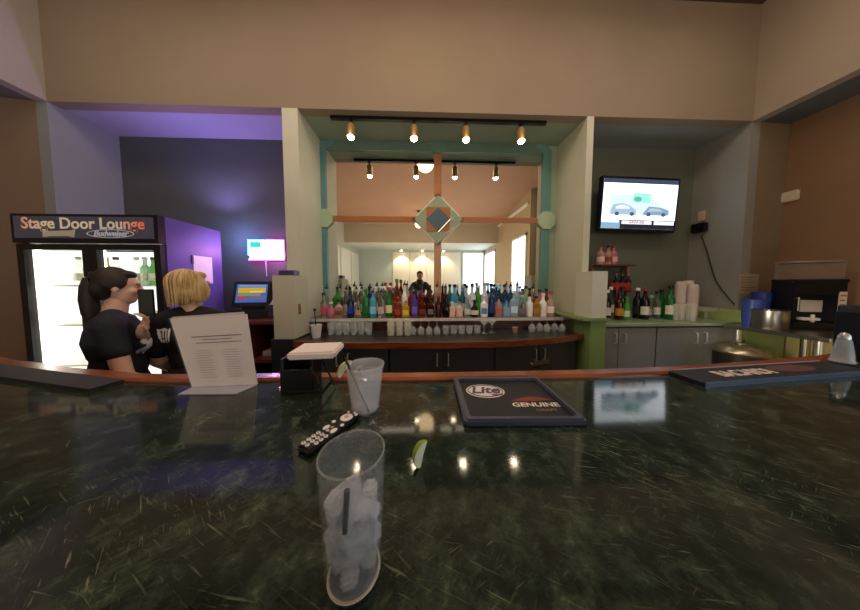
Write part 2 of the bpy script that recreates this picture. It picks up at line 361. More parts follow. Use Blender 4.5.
ngon('square', xc, zb_, .205, mat('#a86c42', .35), .02, orn, 4, PI/4, ym-.004)
ngon('diamond_core', xc, zb_, .145, mat('#4f6670', .25), .024, orn, 4, 0, ym-.006)
for s in (1, -1):
    bm = NB(); tube(bm, [(xc+.30*0-.02, -.045, zb_-1-.30), (xc+.29, -.045, zb_-1)] if s > 0 else [(xc+.0, -.045, zb_-1-.16), (xc+.15, -.045, zb_-1-.0)], .007, 6); obj('bevelled_edge', bm, mat('#f1efe0', .15, metal=.6), orn)

# ------------------------------------------------------------------ back counter of the alcove
CH = .89
WD = wood('#8a4a2c', '#5c2c18', .3); WD2 = wood('#7c3c24', '#4b2013', .35)
fr = [(CL+.07, 1.93), (-.6, 1.86), (.2, 1.845), (.75, 1.87), (1.2, 1.96), (CR-.07, 2.10)]
t = thing('back_counter', 'long dark counter with reddish wood edge below the mirror', 'counter', (0, 0, 0))
bm = NB(); prism(bm, fr+[(CR-.07, YB-.02), (CL+.07, YB-.02)], CH-.045, CH); obj('countertop', bm, mat('#2a2a26', .3, noise=.2, nscale=30), t)
bm = NB(); pts = [(x, y-.012, CH-.022) for x, y in fr]
for a, b in zip(fr, fr[1:]): hexa(bm, [(a[0], a[1]-.001, CH-.05), (b[0], b[1]-.001, CH-.05), (b[0], b[1]-.001, CH+.004), (a[0], a[1]-.001, CH+.004)], (0, -.022, 0))
obj('edge', mesh(bm, smooth=False), WD, t)
CAB = mat('#43464a', .42, noise=.06); 
HB = NB(); tube(HB, [(0, 0, .055), (0, -.028, .055), (0, -.03, .04), (0, -.03, -.04), (0, -.028, -.055), (0, 0, -.055)], .006, 8); HANDLE = mesh(HB)
def cabinet(p, q, z1, label, m, depth=.4, group=None, seam=.5, hz=None, latch=False, hand=True):
    p = Vector((*p, 0)); q = Vector((*q, 0)); L_ = (q-p).length; rz = math.atan2(q.y-p.y, q.x-p.x)
    t = thing('base_cabinet', label, 'cabinet', p, rz, group)
    bm = NB(); box(bm, (.002, .02, .08), (L_-.002, depth, z1)); box(bm, (.01, .05, 0), (L_-.01, depth, .08)); obj('carcass', mesh(bm, smooth=False), mat('#1c1d1f', .5), t)
    for a, b, hx in ((.006, L_*seam-.003, L_*seam-.05), (L_*seam+.003, L_-.006, L_*seam+.05)):
        bm = NB(); box(bm, (a, 0, .10), (b, .02, z1-.012)); bevelall(bm, .003, 1)
        d = obj('door', mesh(bm, smooth=False), m, t)
        if hand: obj('handle', HANDLE, CHROME, d, (hx, 0, (hz or z1-.12)))
    if latch:
        bm = NB(); box(bm, (L_*seam-.06, -.012, z1-.225), (L_*seam+.12, 0, z1-.185)); ball(bm, (L_*seam-.09, -.01, z1-.21), .022); obj('latch', bm, STEEL, t)
    return t
ux = [CL+.09, -.30, .66, CR-.09]
cabinet((ux[0], 1.945), (ux[1]-.003, 1.90), CH-.05, 'charcoal double-door cabinet under the counter, behind the white cup', CAB, .3, 'charcoal cabinets under the back counter')
cabinet((ux[1], 1.90), (ux[2]-.003, 1.90), CH-.05, 'charcoal double-door cabinet in the middle under the counter', CAB, .3, 'charcoal cabinets under the back counter')
cabinet((ux[2], 1.905), (ux[3], 2.13), CH-.05, 'charcoal double-door cabinet with a steel hasp latch under the counter', CAB, .3, 'charcoal cabinets under the back counter', latch=True)
# bottle riser
ZS = 1.03
t = thing('bottle_shelf', 'low wooden riser with a pale front edge carrying the bottles', 'shelf', (0, 0, 0))
bm = NB(); box(bm, (CL+.01, 2.29, ZS-.025), (CR-.03, YB-.035, ZS)); obj('shelf_board', mesh(bm, smooth=False), mat('#6b5a4c', .35), t)
bm = NB(); box(bm, (CL+.01, 2.275, ZS-.028), (CR-.03, 2.29, ZS+.002)); obj('edge', mesh(bm, smooth=False), mat('#c9c6c0', .3), t)
bm = NB(); box(bm, (CL+.01, 2.42, CH), (CR-.03, 2.44, ZS-.025)); obj('riser_panel', mesh(bm, smooth=False), WD2, t)

# ------------------------------------------------------------------ bottles
_bm = {}
def bottle_mesh(kind, h, r):
    k = (kind, round(h, 3), round(r, 3))
    if k in _bm: return _bm[k]
    bm = NB(); nr = min(.015, r*.42)
    if kind == 'square':
        box(bm, (-r, -r*.8, 0), (r, r*.8, h*.66)); bevelall(bm, r*.22, 3)
        lathe(bm, [(r*.8, h*.62), (r*.62, h*.70), (nr, h*.76), (nr, h*.93), (nr*1.15, h*.94), (nr*1.15, h*.96), (0, h*.96)], 20)
    elif kind == 'squat':
        lathe(bm, [(0, 0), (r*.8, 0), (r*1.02, h*.12), (r*1.05, h*.32), (r*.85, h*.52), (r*.4, h*.66), (nr, h*.74), (nr, h*.93), (nr*1.2, h*.94), (nr*1.2, h*.96), (0, h*.96)], 22)
    elif kind == 'wine':
        lathe(bm, [(0, .006), (r*.7, 0), (r, .006), (r, h*.56), (r*.9, h*.64), (nr*1.1, h*.75), (nr, h*.9), (nr*1.2, h*.92), (nr*1.2, h*.96), (0, h*.96)], 22)
    elif kind == 'tall':
        lathe(bm, [(0, .004), (r*.8, 0), (r, .006), (r, h*.66), (r*.75, h*.72), (nr, h*.78), (nr, h*.94), (nr*1.2, h*.95), (0, h*.96)], 22)
    elif kind == 'flask':
        box(bm, (-r*1.15, -r*.6, 0), (r*1.15, r*.6, h*.58)); bevelall(bm, r*.35, 3)
        lathe(bm, [(r*.55, h*.54), (r*.4, h*.62), (nr, h*.68), (nr, h*.93), (nr*1.2, h*.94), (0, h*.96)], 20)
    else:
        lathe(bm, [(0, .005), (r*.8, 0), (r, .006), (r, h*.58), (r*.92, h*.63), (r*.55, h*.70), (nr*1.05, h*.75), (nr, h*.94), (nr*1.2, h*.95), (0, h*.96)], 22)
    me = mesh(bm, 'bottle'); _bm[k] = me; return me
def label_mesh(kind, h, r, a, b):
    k = ('lab', kind, round(h, 3), round(r, 3), a, b)
    if k in _bm: return _bm[k]
    bm = NB()
    if kind in ('square', 'flask'):
        w_, d_ = (r, r*.8) if kind == 'square' else (r*1.15, r*.6)
        box(bm, (-w_*.8, -d_-.0015, h*a), (w_*.8, -d_+.002, h*b))
    else:
        seg = 14; rr = r*(1.07 if kind == 'squat' else 1.015)
        vs = [[bm.verts.new((rr*math.sin(an), -rr*math.cos(an), z)) for an in [(-1.25+2.5*i/seg) for i in range(seg+1)]] for z in (h*a, h*b)]
        for i in range(seg): bm.faces.new((vs[0][i], vs[0][i+1], vs[1][i+1], vs[1][i]))
        vi = [[bm.verts.new((rr*.97*math.sin(an), -rr*.97*math.cos(an), z)) for an in [(-1.25+2.5*i/seg) for i in range(seg+1)]] for z in (h*a, h*b)]
        for i in range(seg): bm.faces.new((vi[0][i+1], vi[0][i], vi[1][i], vi[1][i+1])); bm.faces.new((vs[0][i+1], vs[0][i], vi[0][i], vi[0][i+1])); bm.faces.new((vs[1][i], vs[1][i+1], vi[1][i+1], vi[1][i]))
    me = mesh(bm, 'label'); _bm[k] = me; return me
def cap_mesh(h, r, spout):
    k = ('cap', round(h, 3), round(r, 3), spout)
    if k in _bm: return _bm[k]
    bm = NB(); nr = min(.015, r*.42)
    if spout: 
        lathe(bm, [(0, h*.95), (nr*1.15, h*.95), (nr*1.15, h*1.0), (nr*.5, h*1.02), (nr*.4, h*1.02)], 14)
        tube(bm, [(0, 0, h*1.0), (0, 0, h*1.04), (.012, 0, h*1.10)], [nr*.5, nr*.42, nr*.3], 8)
    else: lathe(bm, [(nr*1.3, h*.91), (nr*1.35, h*1.0), (nr*1.2, h*1.01), (0, h*1.01)], 16)
    me = mesh(bm, 'cap'); _bm[k] = me; return me
_G = dict(clear=glassm('#e9f0ec', .03, .95, 1.25), frost=mat('#dfe9ee', .35, trans=.35), blue=glassm('#5f9fd0'), pale=mat('#bcdcf0', .2, trans=.5), navy=mat('#15224f', .12, trans=.3), teal=mat('#58c0d6', .12, trans=.5),
          green=mat('#1f8a35', .1, trans=.5), lime=mat('#53b84a', .12, trans=.45), dkgreen=mat('#12351d', .1, trans=.2), amber=glassm('#d07a1c'), red=mat('#8e1f18', .12, trans=.4), maroon=mat('#47151a', .15, trans=.2),
          brown=mat('#3a1d10', .12, trans=.2), black=mat('#0d0d10', .15), pink=mat('#e58aa8', .12, trans=.5), purple=mat('#5b3f9c', .25, trans=.2), yellow=mat('#d9b32c', .15, trans=.4), white=mat('#eeeeea', .35),
          mint=mat('#a8dcb4', .15, trans=.5), rose=mat('#dfb0a4', .15, trans=.5), gold=mat('#c99a3a', .12, trans=.5), peach=mat('#e6b79a', .3))
def bottle(x, y, z, kind, h, r, body, lab=None, cap='black', spout=False, text='', group=None, la=.16, lb=.42, cat='bottle', name='liquor_bottle', rz=None):
    o = obj(name, bottle_mesh(kind, h, r), _G[body], None, (x, y, z)); o.rotation_euler = (0, 0, math.atan2(-x, y)*.6 if rz is None else rz)
    tag(o, text, cat, group)
    if lab: obj('label', label_mesh(kind, h, r, la, lb), mat(lab, .6), o)
    if cap: obj('pour_spout' if spout else 'cap', cap_mesh(h, r, spout), mat({'black': '#101012', 'red': '#a82a22', 'white': '#e4e2dc', 'gold': '#b08a3a', 'silver': '#b5b5b5', 'green': '#2c7a3a', 'blue': '#223a80'}.get(cap, cap), .35), o)
    return o
GF = 'bottles in the front row below the mirror'; GB = 'bottles in the back rows against the mirror'
F_ = [ # px, kind, height, radius, body, label, cap, spout, text
 (323.5, 'round', .27, .030, 'clear', '#c24a55', 'black', 0, 'slim clear bottle with a red label, first in the front row'),
 (331, 'squat', .17, .042, 'pink', None, 'white', 0, 'squat round pink bottle in the front row before the green square one'),
 (338.5, 'square', .19, .040, 'rose', '#7a3a2a', 'black', 0, 'short rosy square bottle standing in front of the tall green square bottle'),
 (350.5, 'round', .29, .034, 'navy', '#1c3a9a', 'black', 1, 'navy bottle with blue label and pouring spout in the front row'),
 (358, 'square', .21, .033, 'clear', '#b58a72', 'red', 0, 'clear square bottle with tan label and red cap next to the navy bottle'),
 (366, 'round', .31, .040, 'green', '#1d6b2d', 'green', 0, 'bright green round bottle in the front row, beside the turquoise one'),
 (373, 'tall', .29, .036, 'teal', '#8fd8ea', 'black', 1, 'turquoise blue bottle in the front row with a black pouring spout'),
 (381, 'round', .29, .035, 'clear', '#c9b8b2', 'black', 1, 'clear bottle with a pale label between the turquoise and the cream-labelled green bottle'),
 (388.8, 'wine', .33, .035, 'green', '#e6dfa8', 'red', 0, 'green bottle with a cream label in the front row above the stacked beakers'),
 (397.5, 'tall', .22, .037, 'red', '#b23a1c', 'red', 0, 'short orange-red bottle in the front row before the tall amber one'),
 (405.8, 'square', .20, .036, 'yellow', '#efc43c', 'white', 0, 'yellow-labelled square bottle standing over the stacked beakers'),
 (414.5, 'square', .29, .035, 'purple', '#7660c4', 'black', 0, 'purple square bottle in the front row left of the photographer reflection'),
 (422, 'square', .23, .037, 'amber', '#6b2a1c', 'black', 0, 'amber whiskey bottle with dark red label under the photographer reflection'),
 (430.5, 'square', .22, .035, 'brown', '#6c6a6a', 'black', 0, 'brown bottle with a grey label beside the amber whiskey'),
 (438.5, 'wine', .24, .033, 'maroon', '#3d0e12', 'red', 0, 'dark maroon bottle in the front row near the mirror centre strip'),
 (446.5, 'squat', .25, .040, 'black', None, 'black', 0, 'round black bottle in the front row right of the maroon one'),
 (452, 'square', .17, .034, 'peach', '#e8c2a8', 'white', 0, 'short bottle with peach label, left one of the matching pair'),
 (459.5, 'square', .17, .034, 'peach', '#e8c2a8', 'gold', 0, 'short bottle with peach label, right one of the matching pair'),
 (467.5, 'round', .22, .034, 'clear', '#d8dcd4', 'silver', 0, 'clear bottle with a pale label just right of the peach-labelled pair'),
 (474.5, 'squat', .19, .042, 'black', '#d9d2c4', 'black', 0, 'squat black bottle with white label in the front row below the black-capped frosted bottles'),
 (484, 'square', .24, .036, 'white', '#5f86c8', 'white', 0, 'white bottle with blue stripes on its label in the front row'),
 (491.3, 'round', .32, .032, 'navy', '#26367a', 'black', 0, 'tall deep-blue bottle in the front row beside the copper-labelled square one'),
 (498.7, 'square', .22, .034, 'rose', '#b5654a', 'black', 0, 'copper-labelled square bottle standing near the shelf edge'),
 (506.5, 'flask', .20, .034, 'pale', None, 'blue', 0, 'small pale blue flask between the copper-labelled and the pale blue frosted bottle'),
 (514, 'square', .29, .040, 'pale', '#cfe4f4', 'white', 0, 'pale blue frosted square bottle, broadest in the front row'),
 (522, 'square', .24, .035, 'clear', '#8a6a7c', 'silver', 0, 'clear square bottle with mauve label next to the frosted pale blue bottle'),
 (529.5, 'round', .25, .034, 'white', '#f2f2ee', 'black', 0, 'white round bottle with a black cap in front of the mint green one'),
 (536.5, 'square', .23, .034, 'gold', '#b07a24', 'black', 0, 'golden amber square bottle in the front row near the right alcove wall'),
 (543, 'round', .26, .036, 'white', '#eee4dc', 'white', 0, 'white bottle with white top, second to last in the front row'),
 (550.5, 'round', .28, .036, 'rose', '#efe6dc', 'red', 0, 'pale bottle with red cap, last in the front row by the right alcove wall'),
]
for px, k, h, r, b, l, c, s, tx in F_: bottle(xat(px, 2.36, 300), 2.36, ZS, k, h, r*1.06, b, l, c, s, tx, GF)
B_ = [ # px, kind, h, r, body, label, cap, spout, text, y
 (337.5, 'square', .33, .048, 'green', '#1d7a35', 'black', 1, 'tall bright green square bottle standing near the left end of the mirror', 2.48),
 (327, 'round', .33, .034, 'clear', '#b8707a', 'black', 1, 'clear bottle with rosy label behind the slim red-labelled one', 2.49),
 (346.5, 'round', .32, .034, 'clear', '#b0a49a', 'black', 1, 'clear bottle with grey label between the green square and the navy bottle', 2.50),
 (354.5, 'round', .36, .033, 'clear', '#cfd2cc', 'black', 1, 'clear bottle behind the navy one', 2.56),
 (362, 'round', .33, .033, 'clear', '#d9e2dc', 'black', 1, 'clear bottle behind the gap left of the bright green one', 2.48),
 (369.5, 'tall', .34, .033, 'navy', '#5a6a78', 'black', 1, 'slate blue bottle behind the bright green and turquoise bottles', 2.48),
 (377, 'round', .36, .033, 'clear', '#d2c4bc', 'black', 1, 'clear bottle behind the turquoise one', 2.52),
 (385.5, 'round', .38, .034, 'clear', '#d45a50', 'red', 0, 'clear bottle with red label and red cap behind the cream-labelled green bottle', 2.48),
 (397, 'wine', .42, .044, 'amber', '#c07a2c', 'green', 0, 'tall amber bottle with green neck rising above the orange-red one', 2.46),
 (404.5, 'round', .37, .034, 'white', '#dde2ea', 'black', 1, 'white bottle with a black spout behind the yellow-labelled one', 2.47),
 (411, 'round', .33, .033, 'red', '#7c1f28', 'black', 0, 'red bottle behind the purple square bottle', 2.50),
 (421, 'square', .35, .036, 'red', '#8d1b20', 'black', 0, 'dark red square bottle behind the amber whiskey', 2.46),
 (429.5, 'square', .35, .036, 'maroon', '#a02a26', 'black', 0, 'maroon square bottle with red label behind the grey-labelled brown bottle', 2.47),
 (437, 'round', .36, .033, 'clear', '#a89a90', 'black', 1, 'clear bottle in front of the mirror centre strip', 2.52),
 (445.5, 'round', .34, .033, 'brown', '#4a4038', 'black', 1, 'brown bottle behind the round black one', 2.50),
 (454.5, 'square', .36, .040, 'teal', '#a6dcf0', 'black', 0, 'light blue square bottle rising behind the peach-labelled pair', 2.47),
 (462.5, 'round', .34, .033, 'blue', '#9cc4dc', 'silver', 1, 'blue bottle behind the right peach-labelled one', 2.50),
 (466.5, 'round', .35, .040, 'frost', '#e8ece8', 'black', 0, 'frosted white bottle with black cap, left one of the two behind the squat black bottle', 2.56),
 (472, 'round', .37, .042, 'frost', '#eef2ee', 'black', 0, 'frosted white bottle with black cap, right one of the two behind the squat black bottle', 2.48),
 (478.5, 'round', .35, .036, 'lime', '#59b04a', 'white', 0, 'lime green bottle beside the frosted white pair', 2.53),
 (484.5, 'round', .38, .038, 'frost', '#dfeaf0', 'silver', 0, 'tall frosted bottle with silver cap behind the blue-striped white one', 2.50),
 (491, 'round', .37, .035, 'pale', '#c8def0', 'black', 0, 'pale blue bottle behind the deep-blue one', 2.56),
 (498, 'round', .38, .035, 'blue', '#8cb8dc', 'white', 0, 'blue bottle with white cap behind the copper-labelled one', 2.49),
 (504.5, 'tall', .36, .038, 'blue', '#4f86c8', 'black', 0, 'medium blue tall bottle behind the small pale blue flask', 2.50),
 (510.5, 'round', .36, .038, 'blue', '#5a94d0', 'black', 1, 'medium blue bottle with black spout behind the frosted pale blue one', 2.50),
 (517, 'round', .37, .035, 'pale', '#b4d4ec', 'black', 1, 'pale blue bottle with black spout right of the medium blue pair', 2.52),
 (525.5, 'square', .34, .040, 'mint', '#b8e2bc', 'black', 0, 'mint green square bottle rising behind the white round bottle', 2.47),
 (532.5, 'round', .33, .034, 'clear', '#d8d4c4', 'black', 1, 'clear bottle between the mint green and the pink bottle', 2.52),
 (539.5, 'square', .30, .040, 'pink', '#e7a0b4', 'black', 0, 'pink square bottle in the back row near the right alcove wall', 2.47),
 (546, 'round', .31, .033, 'amber', '#a04a2a', 'black', 0, 'amber bottle in the back row, last before the right alcove wall', 2.49),
]
for px, k, h, r, b, l, c, s, tx, y in B_: bottle(xat(px, y, 300), y, ZS, k, h, r*1.04, b, l, c, s, tx, GB)

# ------------------------------------------------------------------ glassware on the back counter
CLR = clearglass(.20, '#dfe6e2'); CLR2 = clearglass(.32, '#f4f4e6')
def lathe_mesh(prof, seg=22):
    bm = NB(); lathe(bm, prof, seg); return mesh(bm)
TUMB = lathe_mesh([(0, 0), (.026, 0), (.036, .12), (.0345, .12), (.025, .008), (0, .008)])
WINE = lathe_mesh([(0, .15), (.033, .15), (.033, .147), (.005, .142), (.004, .085), (.02, .075), (.037, .045), (.033, 0), (.0315, 0), (.035, .045), (.018, .073), (0, .078)])   # upside down
ROCK = lathe_mesh([(0, 0), (.030, 0), (.038, .085), (.036, .085), (.029, .012), (0, .012)])
BEAK = lathe_mesh([(0, 0), (.036, 0), (.0385, .043), (.043, .045), (.043, .052), (.038, .052), (.034, .006), (0, .006)], 20)
MART = lathe_mesh([(0, 0), (.033, 0), (.033, .003), (.005, .008), (.004, .075), (.05, .125), (.048, .125), (0, .078)])
def glasses(me, m, name, spots, labels, cat, group, z=CH):
    for (px, y, *zz), lb in zip(spots, labels):
        o = obj(name, me, m, None, (xat(px, y, 330), y, z+(zz[0] if zz else 0))); tag(o, lb, cat, group)
N1 = ['first', 'second', 'third', 'fourth', 'fifth', 'sixth', 'seventh', 'eighth', 'ninth', 'tenth']
sp = [(331+i*7.6, 2.16) for i in range(6)]+[(334+i*7.6, 2.27) for i in range(5)]
glasses(TUMB, CLR, 'tumbler_glass', sp, [f'tall clear tumbler in the front line left of the beakers, {N1[i]} from the wall' for i in range(6)]+[f'tall clear tumbler in the rear line left of the beakers, {N1[i]} from the wall' for i in range(5)], 'glass', 'tall tumblers on the back counter')
sp = []; lb = []
for lv in range(3):
    for c in range(3):
        sp.append((391+c*8.4, 2.13, lv*.052)); lb.append(f'stacked clear plastic beaker in the {["bottom", "middle", "top"][lv]} layer, {N1[c]} column from the tumblers')
glasses(BEAK, CLR2, 'plastic_beaker', sp, lb, 'beaker', 'stacked clear beakers')
glasses(WINE, CLR, 'wine_glass', [(413+i*8, 2.15) for i in range(4)], [f'upside-down stemmed glass, {N1[i]} to the right of the stacked beakers' for i in range(4)], 'wine glass', 'upturned stemmed glasses')
glasses(ROCK, CLR, 'rocks_glass', [(446+i*7.8, 2.15) for i in range(5)], [f'clear short rocks glass on the back counter, {N1[i]} after the upturned stemmed glasses' for i in range(5)], 'glass', 'rocks glasses on the back counter')
glasses(MART, CLR, 'martini_glass', [(484, 2.17), (492, 2.2)], ['martini glass standing left of the copper shot cup, nearer the rocks glasses', 'martini glass standing left of the copper shot cup, nearer that cup'], 'glass', 'martini glasses on the back counter')
bm = NB(); lathe(bm, [(0, 0), (.022, 0), (.03, .055), (.028, .055), (.02, .006), (0, .006)], 20)
o = obj('shot_cup', bm, mat('#c9a98c', .35, metal=.4), None, (xat(515, 2.2, 330), 2.2, CH)); tag(o, 'small pale copper shot cup alone on the back counter', 'cup')
glasses(WINE, CLR, 'wine_glass', [(532+i*7.5, 2.24+.03*(i % 2)) for i in range(5)], [f'upside-down stemmed glass in the right-hand cluster, {N1[i]} from the copper shot cup' for i in range(5)], 'wine glass', 'upturned stemmed glasses at the right end')
t = thing('straw_cup', 'small white plastic cup with a black stirrer at the left end of the back counter', 'cup', (xat(316.5, 2.05, 338), 2.05, CH))
bm = NB(); lathe(bm, [(0, 0), (.036, 0), (.05, .125), (.047, .125), (.034, .006), (0, .006)], 22); obj('cup', bm, mat('#dcdad2', .4), t)
bm = NB(); tube(bm, [(0, 0, .01), (-.01, 0, .26)], .005, 6); ball(bm, (-.01, 0, .265), .014); obj('stirrer', bm, BLACK, t)

# ------------------------------------------------------------------ right niche
RC = 1.0; ry = 2.10
t = thing('side_counter', 'pale green counter with grey cabinets under the television', 'counter')
bm = NB(); prism(bm, [(CR+.10, ry), (XR-.14, ry), (XR-.14, YB), (CR+.10, YB)], RC-.04, RC); bevelall(bm, .006, 1); obj('countertop', bm, mat('#93a488', .2, noise=.05), t)
bm = NB(); box(bm, (XR-.14, 2.10, RC-.06), (XR, YB, RC+.12)); obj('backsplash', mesh(bm, smooth=False), W_GREEN, t)
GC = mat('#878c8c', .45, noise=.05)
xm = xat(656, ry+.03, 350)
cabinet((CR+.10, ry+.03), (xm-.002, ry+.03), RC-.045, 'grey double-door cabinet under the pale green counter, nearer the alcove', GC, .5, 'grey cabinets under the side counter', seam=.38)
cabinet((xm, ry+.03), (XR-.14, ry+.03), RC-.045, 'grey double-door cabinet under the pale green counter, nearer the steel table', GC, .5, 'grey cabinets under the side counter', seam=.52)
sbox('wall_right_dado_return', (XR-.13, 2.08, 0), (XR+.3, YF+.005, RC-.07), W_GREEN)
GR = 'liquor bottles on the side counter'
R_ = [(606.5, 2.3, 'round', .33, .042, 'black', '#d8d4ca', 'white', 'black bottle with white label, first on the side counter beside the half wall'),
 (619, 2.3, 'round', .31, .042, 'brown', '#c98f2c', 'black', 'brown bottle with a gold label, second on the side counter'),
 (626.5, 2.28, 'tall', .25, .032, 'lime', '#cfe0b8', 'green', 'lime bottle with a pale label, short, beside the gold-labelled one'),
 (637, 2.38, 'wine', .35, .04, 'black', '#1c1c1c', 'white', 'dark wine bottle with a white top, left one of the dark pair'),
 (644.5, 2.32, 'wine', .35, .042, 'black', '#e8e4da', 'red', 'dark wine bottle with a white label, right one of the dark pair'),
 (650.5, 2.42, 'round', .26, .036, 'clear', '#c8ccc0', 'silver', 'clear bottle with silver cap behind the gap before the green pair'),
 (656.5, 2.36, 'round', .31, .034, 'clear', '#d4d8cc', 'black', 'clear bottle with black cap next to the green pair'),
 (661, 2.40, 'wine', .33, .042, 'green', '#2f8a3a', 'black', 'bright green bottle with green label, left one of the green pair'),
 (669.5, 2.3, 'round', .38, .044, 'green', '#eeeeda', 'black', 'bright green bottle with white label, right one of the green pair')]
for px, y, k, h, r, b, l, c, tx in R_: bottle(xat(px, y, 310), y, RC, k, h, r*.95, b, l, c, False, tx, GR)
for i, px in enumerate((610.5, 616, 622)):
    bottle(xat(px, 2.5, 300), 2.5, RC, 'round', .36, .036, ('clear', 'maroon', 'dkgreen')[i], ('#e4ddc8', '#b8382a', '#5a8a5a')[i], ('white', 'red', 'black')[i], False,
           ['clear bottle with cream label at the back beside the half wall', 'maroon bottle with a red label at the back behind the gold-labelled one', 'dark green bottle at the back near the wooden upright'][i], GR)
# small wooden wall shelf with bottles, tiered stand beneath
t = thing('bottle_rack', 'dark wood bottle rack with an upper shelf and upright on the side counter', 'rack', (0, 0, 0))
rx0, rx1 = xat(603, 2.55, 280), xat(631, 2.55, 280)
zr1 = zat(265, 2.55, 615); 
bm = NB(); box(bm, (rx0-.1, 2.47, zr1-.02), (rx1-.02, 2.68, zr1)); obj('shelf', mesh(bm, smooth=False), mat('#5c3434', .4), t)
zr2 = zat(291, 2.55, 615)
bm = NB(); box(bm, (rx0+.05, 2.54, zr2-.02), (rx1, 2.68, zr2)); obj('shelf', mesh(bm, smooth=False), mat('#5c3434', .4), t)
for xx in (rx1, rx0-.1):
    bm = NB(); box(bm, (xx-.005, 2.6, RC), (xx+.03, 2.68, zr1+.01)); obj('upright', mesh(bm, smooth=False), mat('#9a7458', .5), t)
bm = NB(); box(bm, (rx0+.09, 2.53, zr2+.005), (rx1-.02, 2.545, zr2+.1)); obj('drip_guard', mesh(bm, smooth=False), mat('#a5322a', .4), t)
for i, (px, b, c, l) in enumerate(((601.5, 'rose', 'red', '#e7c8bc'), (609, 'rose', 'black', '#9a3a34'), (614.5, 'pink', 'red', '#e0a8a0'))):
    y = 2.55
    bottle(xat(px-1, y, 255), y, zr1, 'round', .23, .042, b, l, c, False, ['pale bottle with red cap on the upper rack shelf, nearest the half wall', 'reddish bottle with black cap in the middle of the upper rack shelf', 'pink bottle with red cap at the open end of the upper rack shelf'][i], 'bottles on the upper rack shelf')
for i, px in enumerate((616, 622, 628)):
    bottle(xat(px, 2.6, 285), 2.6, zr2, 'round', .2, .03, ('dkgreen', 'navy', 'black')[i], None, 'silver', True, ['small dark green bottle behind the red drip guard', 'small navy bottle behind the red drip guard', 'small black bottle behind the red drip guard'][i], 'small bottles on the lower rack shelf')
# sleeves of white cups and glasses
CUPSTK = lathe_mesh([(0, 0), (.038, 0)]+sum([[(.045, .03+.025*i), (.05, .05+.025*i), (.046, .052+.025*i)] for i in range(16)], [])+[(.04, .47), (0, .47)], 22)
for i, (px, y, s) in enumerate(((680, 2.46, .98), (687.5, 2.5, 1.0), (692.5, 2.40, .9))):
    o = obj('cup_stack', CUPSTK, mat('#d8c9c2', .6), None, (xat(px, y, 300), y, RC)); o.scale = (1, 1, s*.93); tag(o, ['tall nested stack of pale paper cups nearest the green bottles', 'tall nested stack of pale paper cups in the middle of the three', 'slightly shorter nested stack of pale paper cups nearest the glass dish'][i], 'cup stack', 'nested cup stacks')
for i, (px, y) in enumerate(((675.5, 2.26), (681, 2.24), (687, 2.25), (692, 2.22))):
    o = obj('highball_glass', TUMB, CLR2, None, (xat(px, y, 316), y, RC)); o.scale = (1.1, 1.1, 1.5); tag(o, f'clear highball glass before the nested cup stacks, {N1[i]} from the green bottles', 'glass', 'highball glasses on the side counter')
bm = NB(); lathe(bm, [(0, 0), (.06, 0), (.06, .006), (.012, .012), (.01, .07), (.09, .10), (.095, .13), (.09, .13), (0, .085)], 26)
o = obj('footed_dish', bm, CLR, None, (xat(706, 2.33, 312), 2.33, RC)); tag(o, 'clear footed glass dish on the side counter before the green ledge', 'dish')
# television
tvc = aty(638, 205, 2.56)
t = thing('television', 'wall-mounted black flat television showing a bright car broadcast', 'television', tvc)
t.rotation_euler = (math.radians(2), math.radians(.8), math.radians(1))
hw, hh = .495, .318
bm = NB(); box(bm, (-hw, -.02, -hh), (hw, .03, hh)); bevelall(bm, .008, 2); obj('bezel', bm, mat('#141821', .3), t)
bm = NB(); box(bm, (-.15, .03, -.1), (.15, .135, .1)); obj('mount', bm, BLACK, t)
def scr(name, pts, c, s, d, par):
    bm = NB(); vs = [bm.verts.new((p[0], -.021-d, p[1])) for p in pts]; bm.faces.new(vs); return obj(name, mesh(bm, smooth=False), emis(c, s*.62), par)
def R4(a, b, c, d): return [(a, b), (c, b), (c, d), (a, d)]
sx_, sz = hw-.03, hh-.03
s0 = scr('screen', R4(-sx_, -sz, sx_, sz), '#f4f9ff', 2.2, .0004, t)
def blob2(cx, cz, rx, rz, n=22, j=.1): return [(cx+rx*math.cos(2*PI*k/n)*(1+j*math.sin(3*k)), cz+rz*math.sin(2*PI*k/n)) for k in range(n)]
scr('menu_band', R4(-sx_, sz-.05, sx_, sz), '#5f6b86', .5, .0008, s0)
scr('picture', [(-.38, .1), (-.1, .12), (-.05, .02), (.1, .1), (.3, -.02), (.38, -.06), (.36, -.13), (-.38, -.13)], '#d5e6f2', 1.2, .0008, s0)
scr('picture', R4(-.09, .02, .13, .13), '#9fe8dc', 1.2, .001, s0); scr('picture', blob2(-.03, .06, .05, .03), '#6cc4a4', 1.0, .0012, s0)
scr('picture', [(-.36, -.07), (-.33, -.01), (-.22, .01), (-.12, -.02), (-.04, -.07), (-.04, -.12), (-.36, -.12)], '#a9c2d6', 1.1, .0012, s0)
scr('picture', [(-.30, -.03), (-.22, -.005), (-.13, -.03), (-.12, -.055), (-.3, -.06)], '#dcebf5', 1.2, .0014, s0)
scr('picture', [(.05, -.10), (.12, -.02), (.26, -.03), (.38, -.06), (.38, -.12), (.05, -.12)], '#8fabc4', 1.0, .0012, s0)
scr('picture', [(.1, -.08), (.14, -.04), (.25, -.045), (.3, -.075)], '#b9cfe0', 1, .0014, s0)
for cx in (-.28, -.09, .12, .31): scr('picture', blob2(cx, -.115, .028, .024, j=0), '#6b7d8c', .6, .0016, s0)
scr('picture', R4(.165, .05, .172, .17), '#8a9aa6', .7, .0012, s0); scr('picture', R4(-.06, .14, .3, .147), '#9fb0bc', .8, .0012, s0)
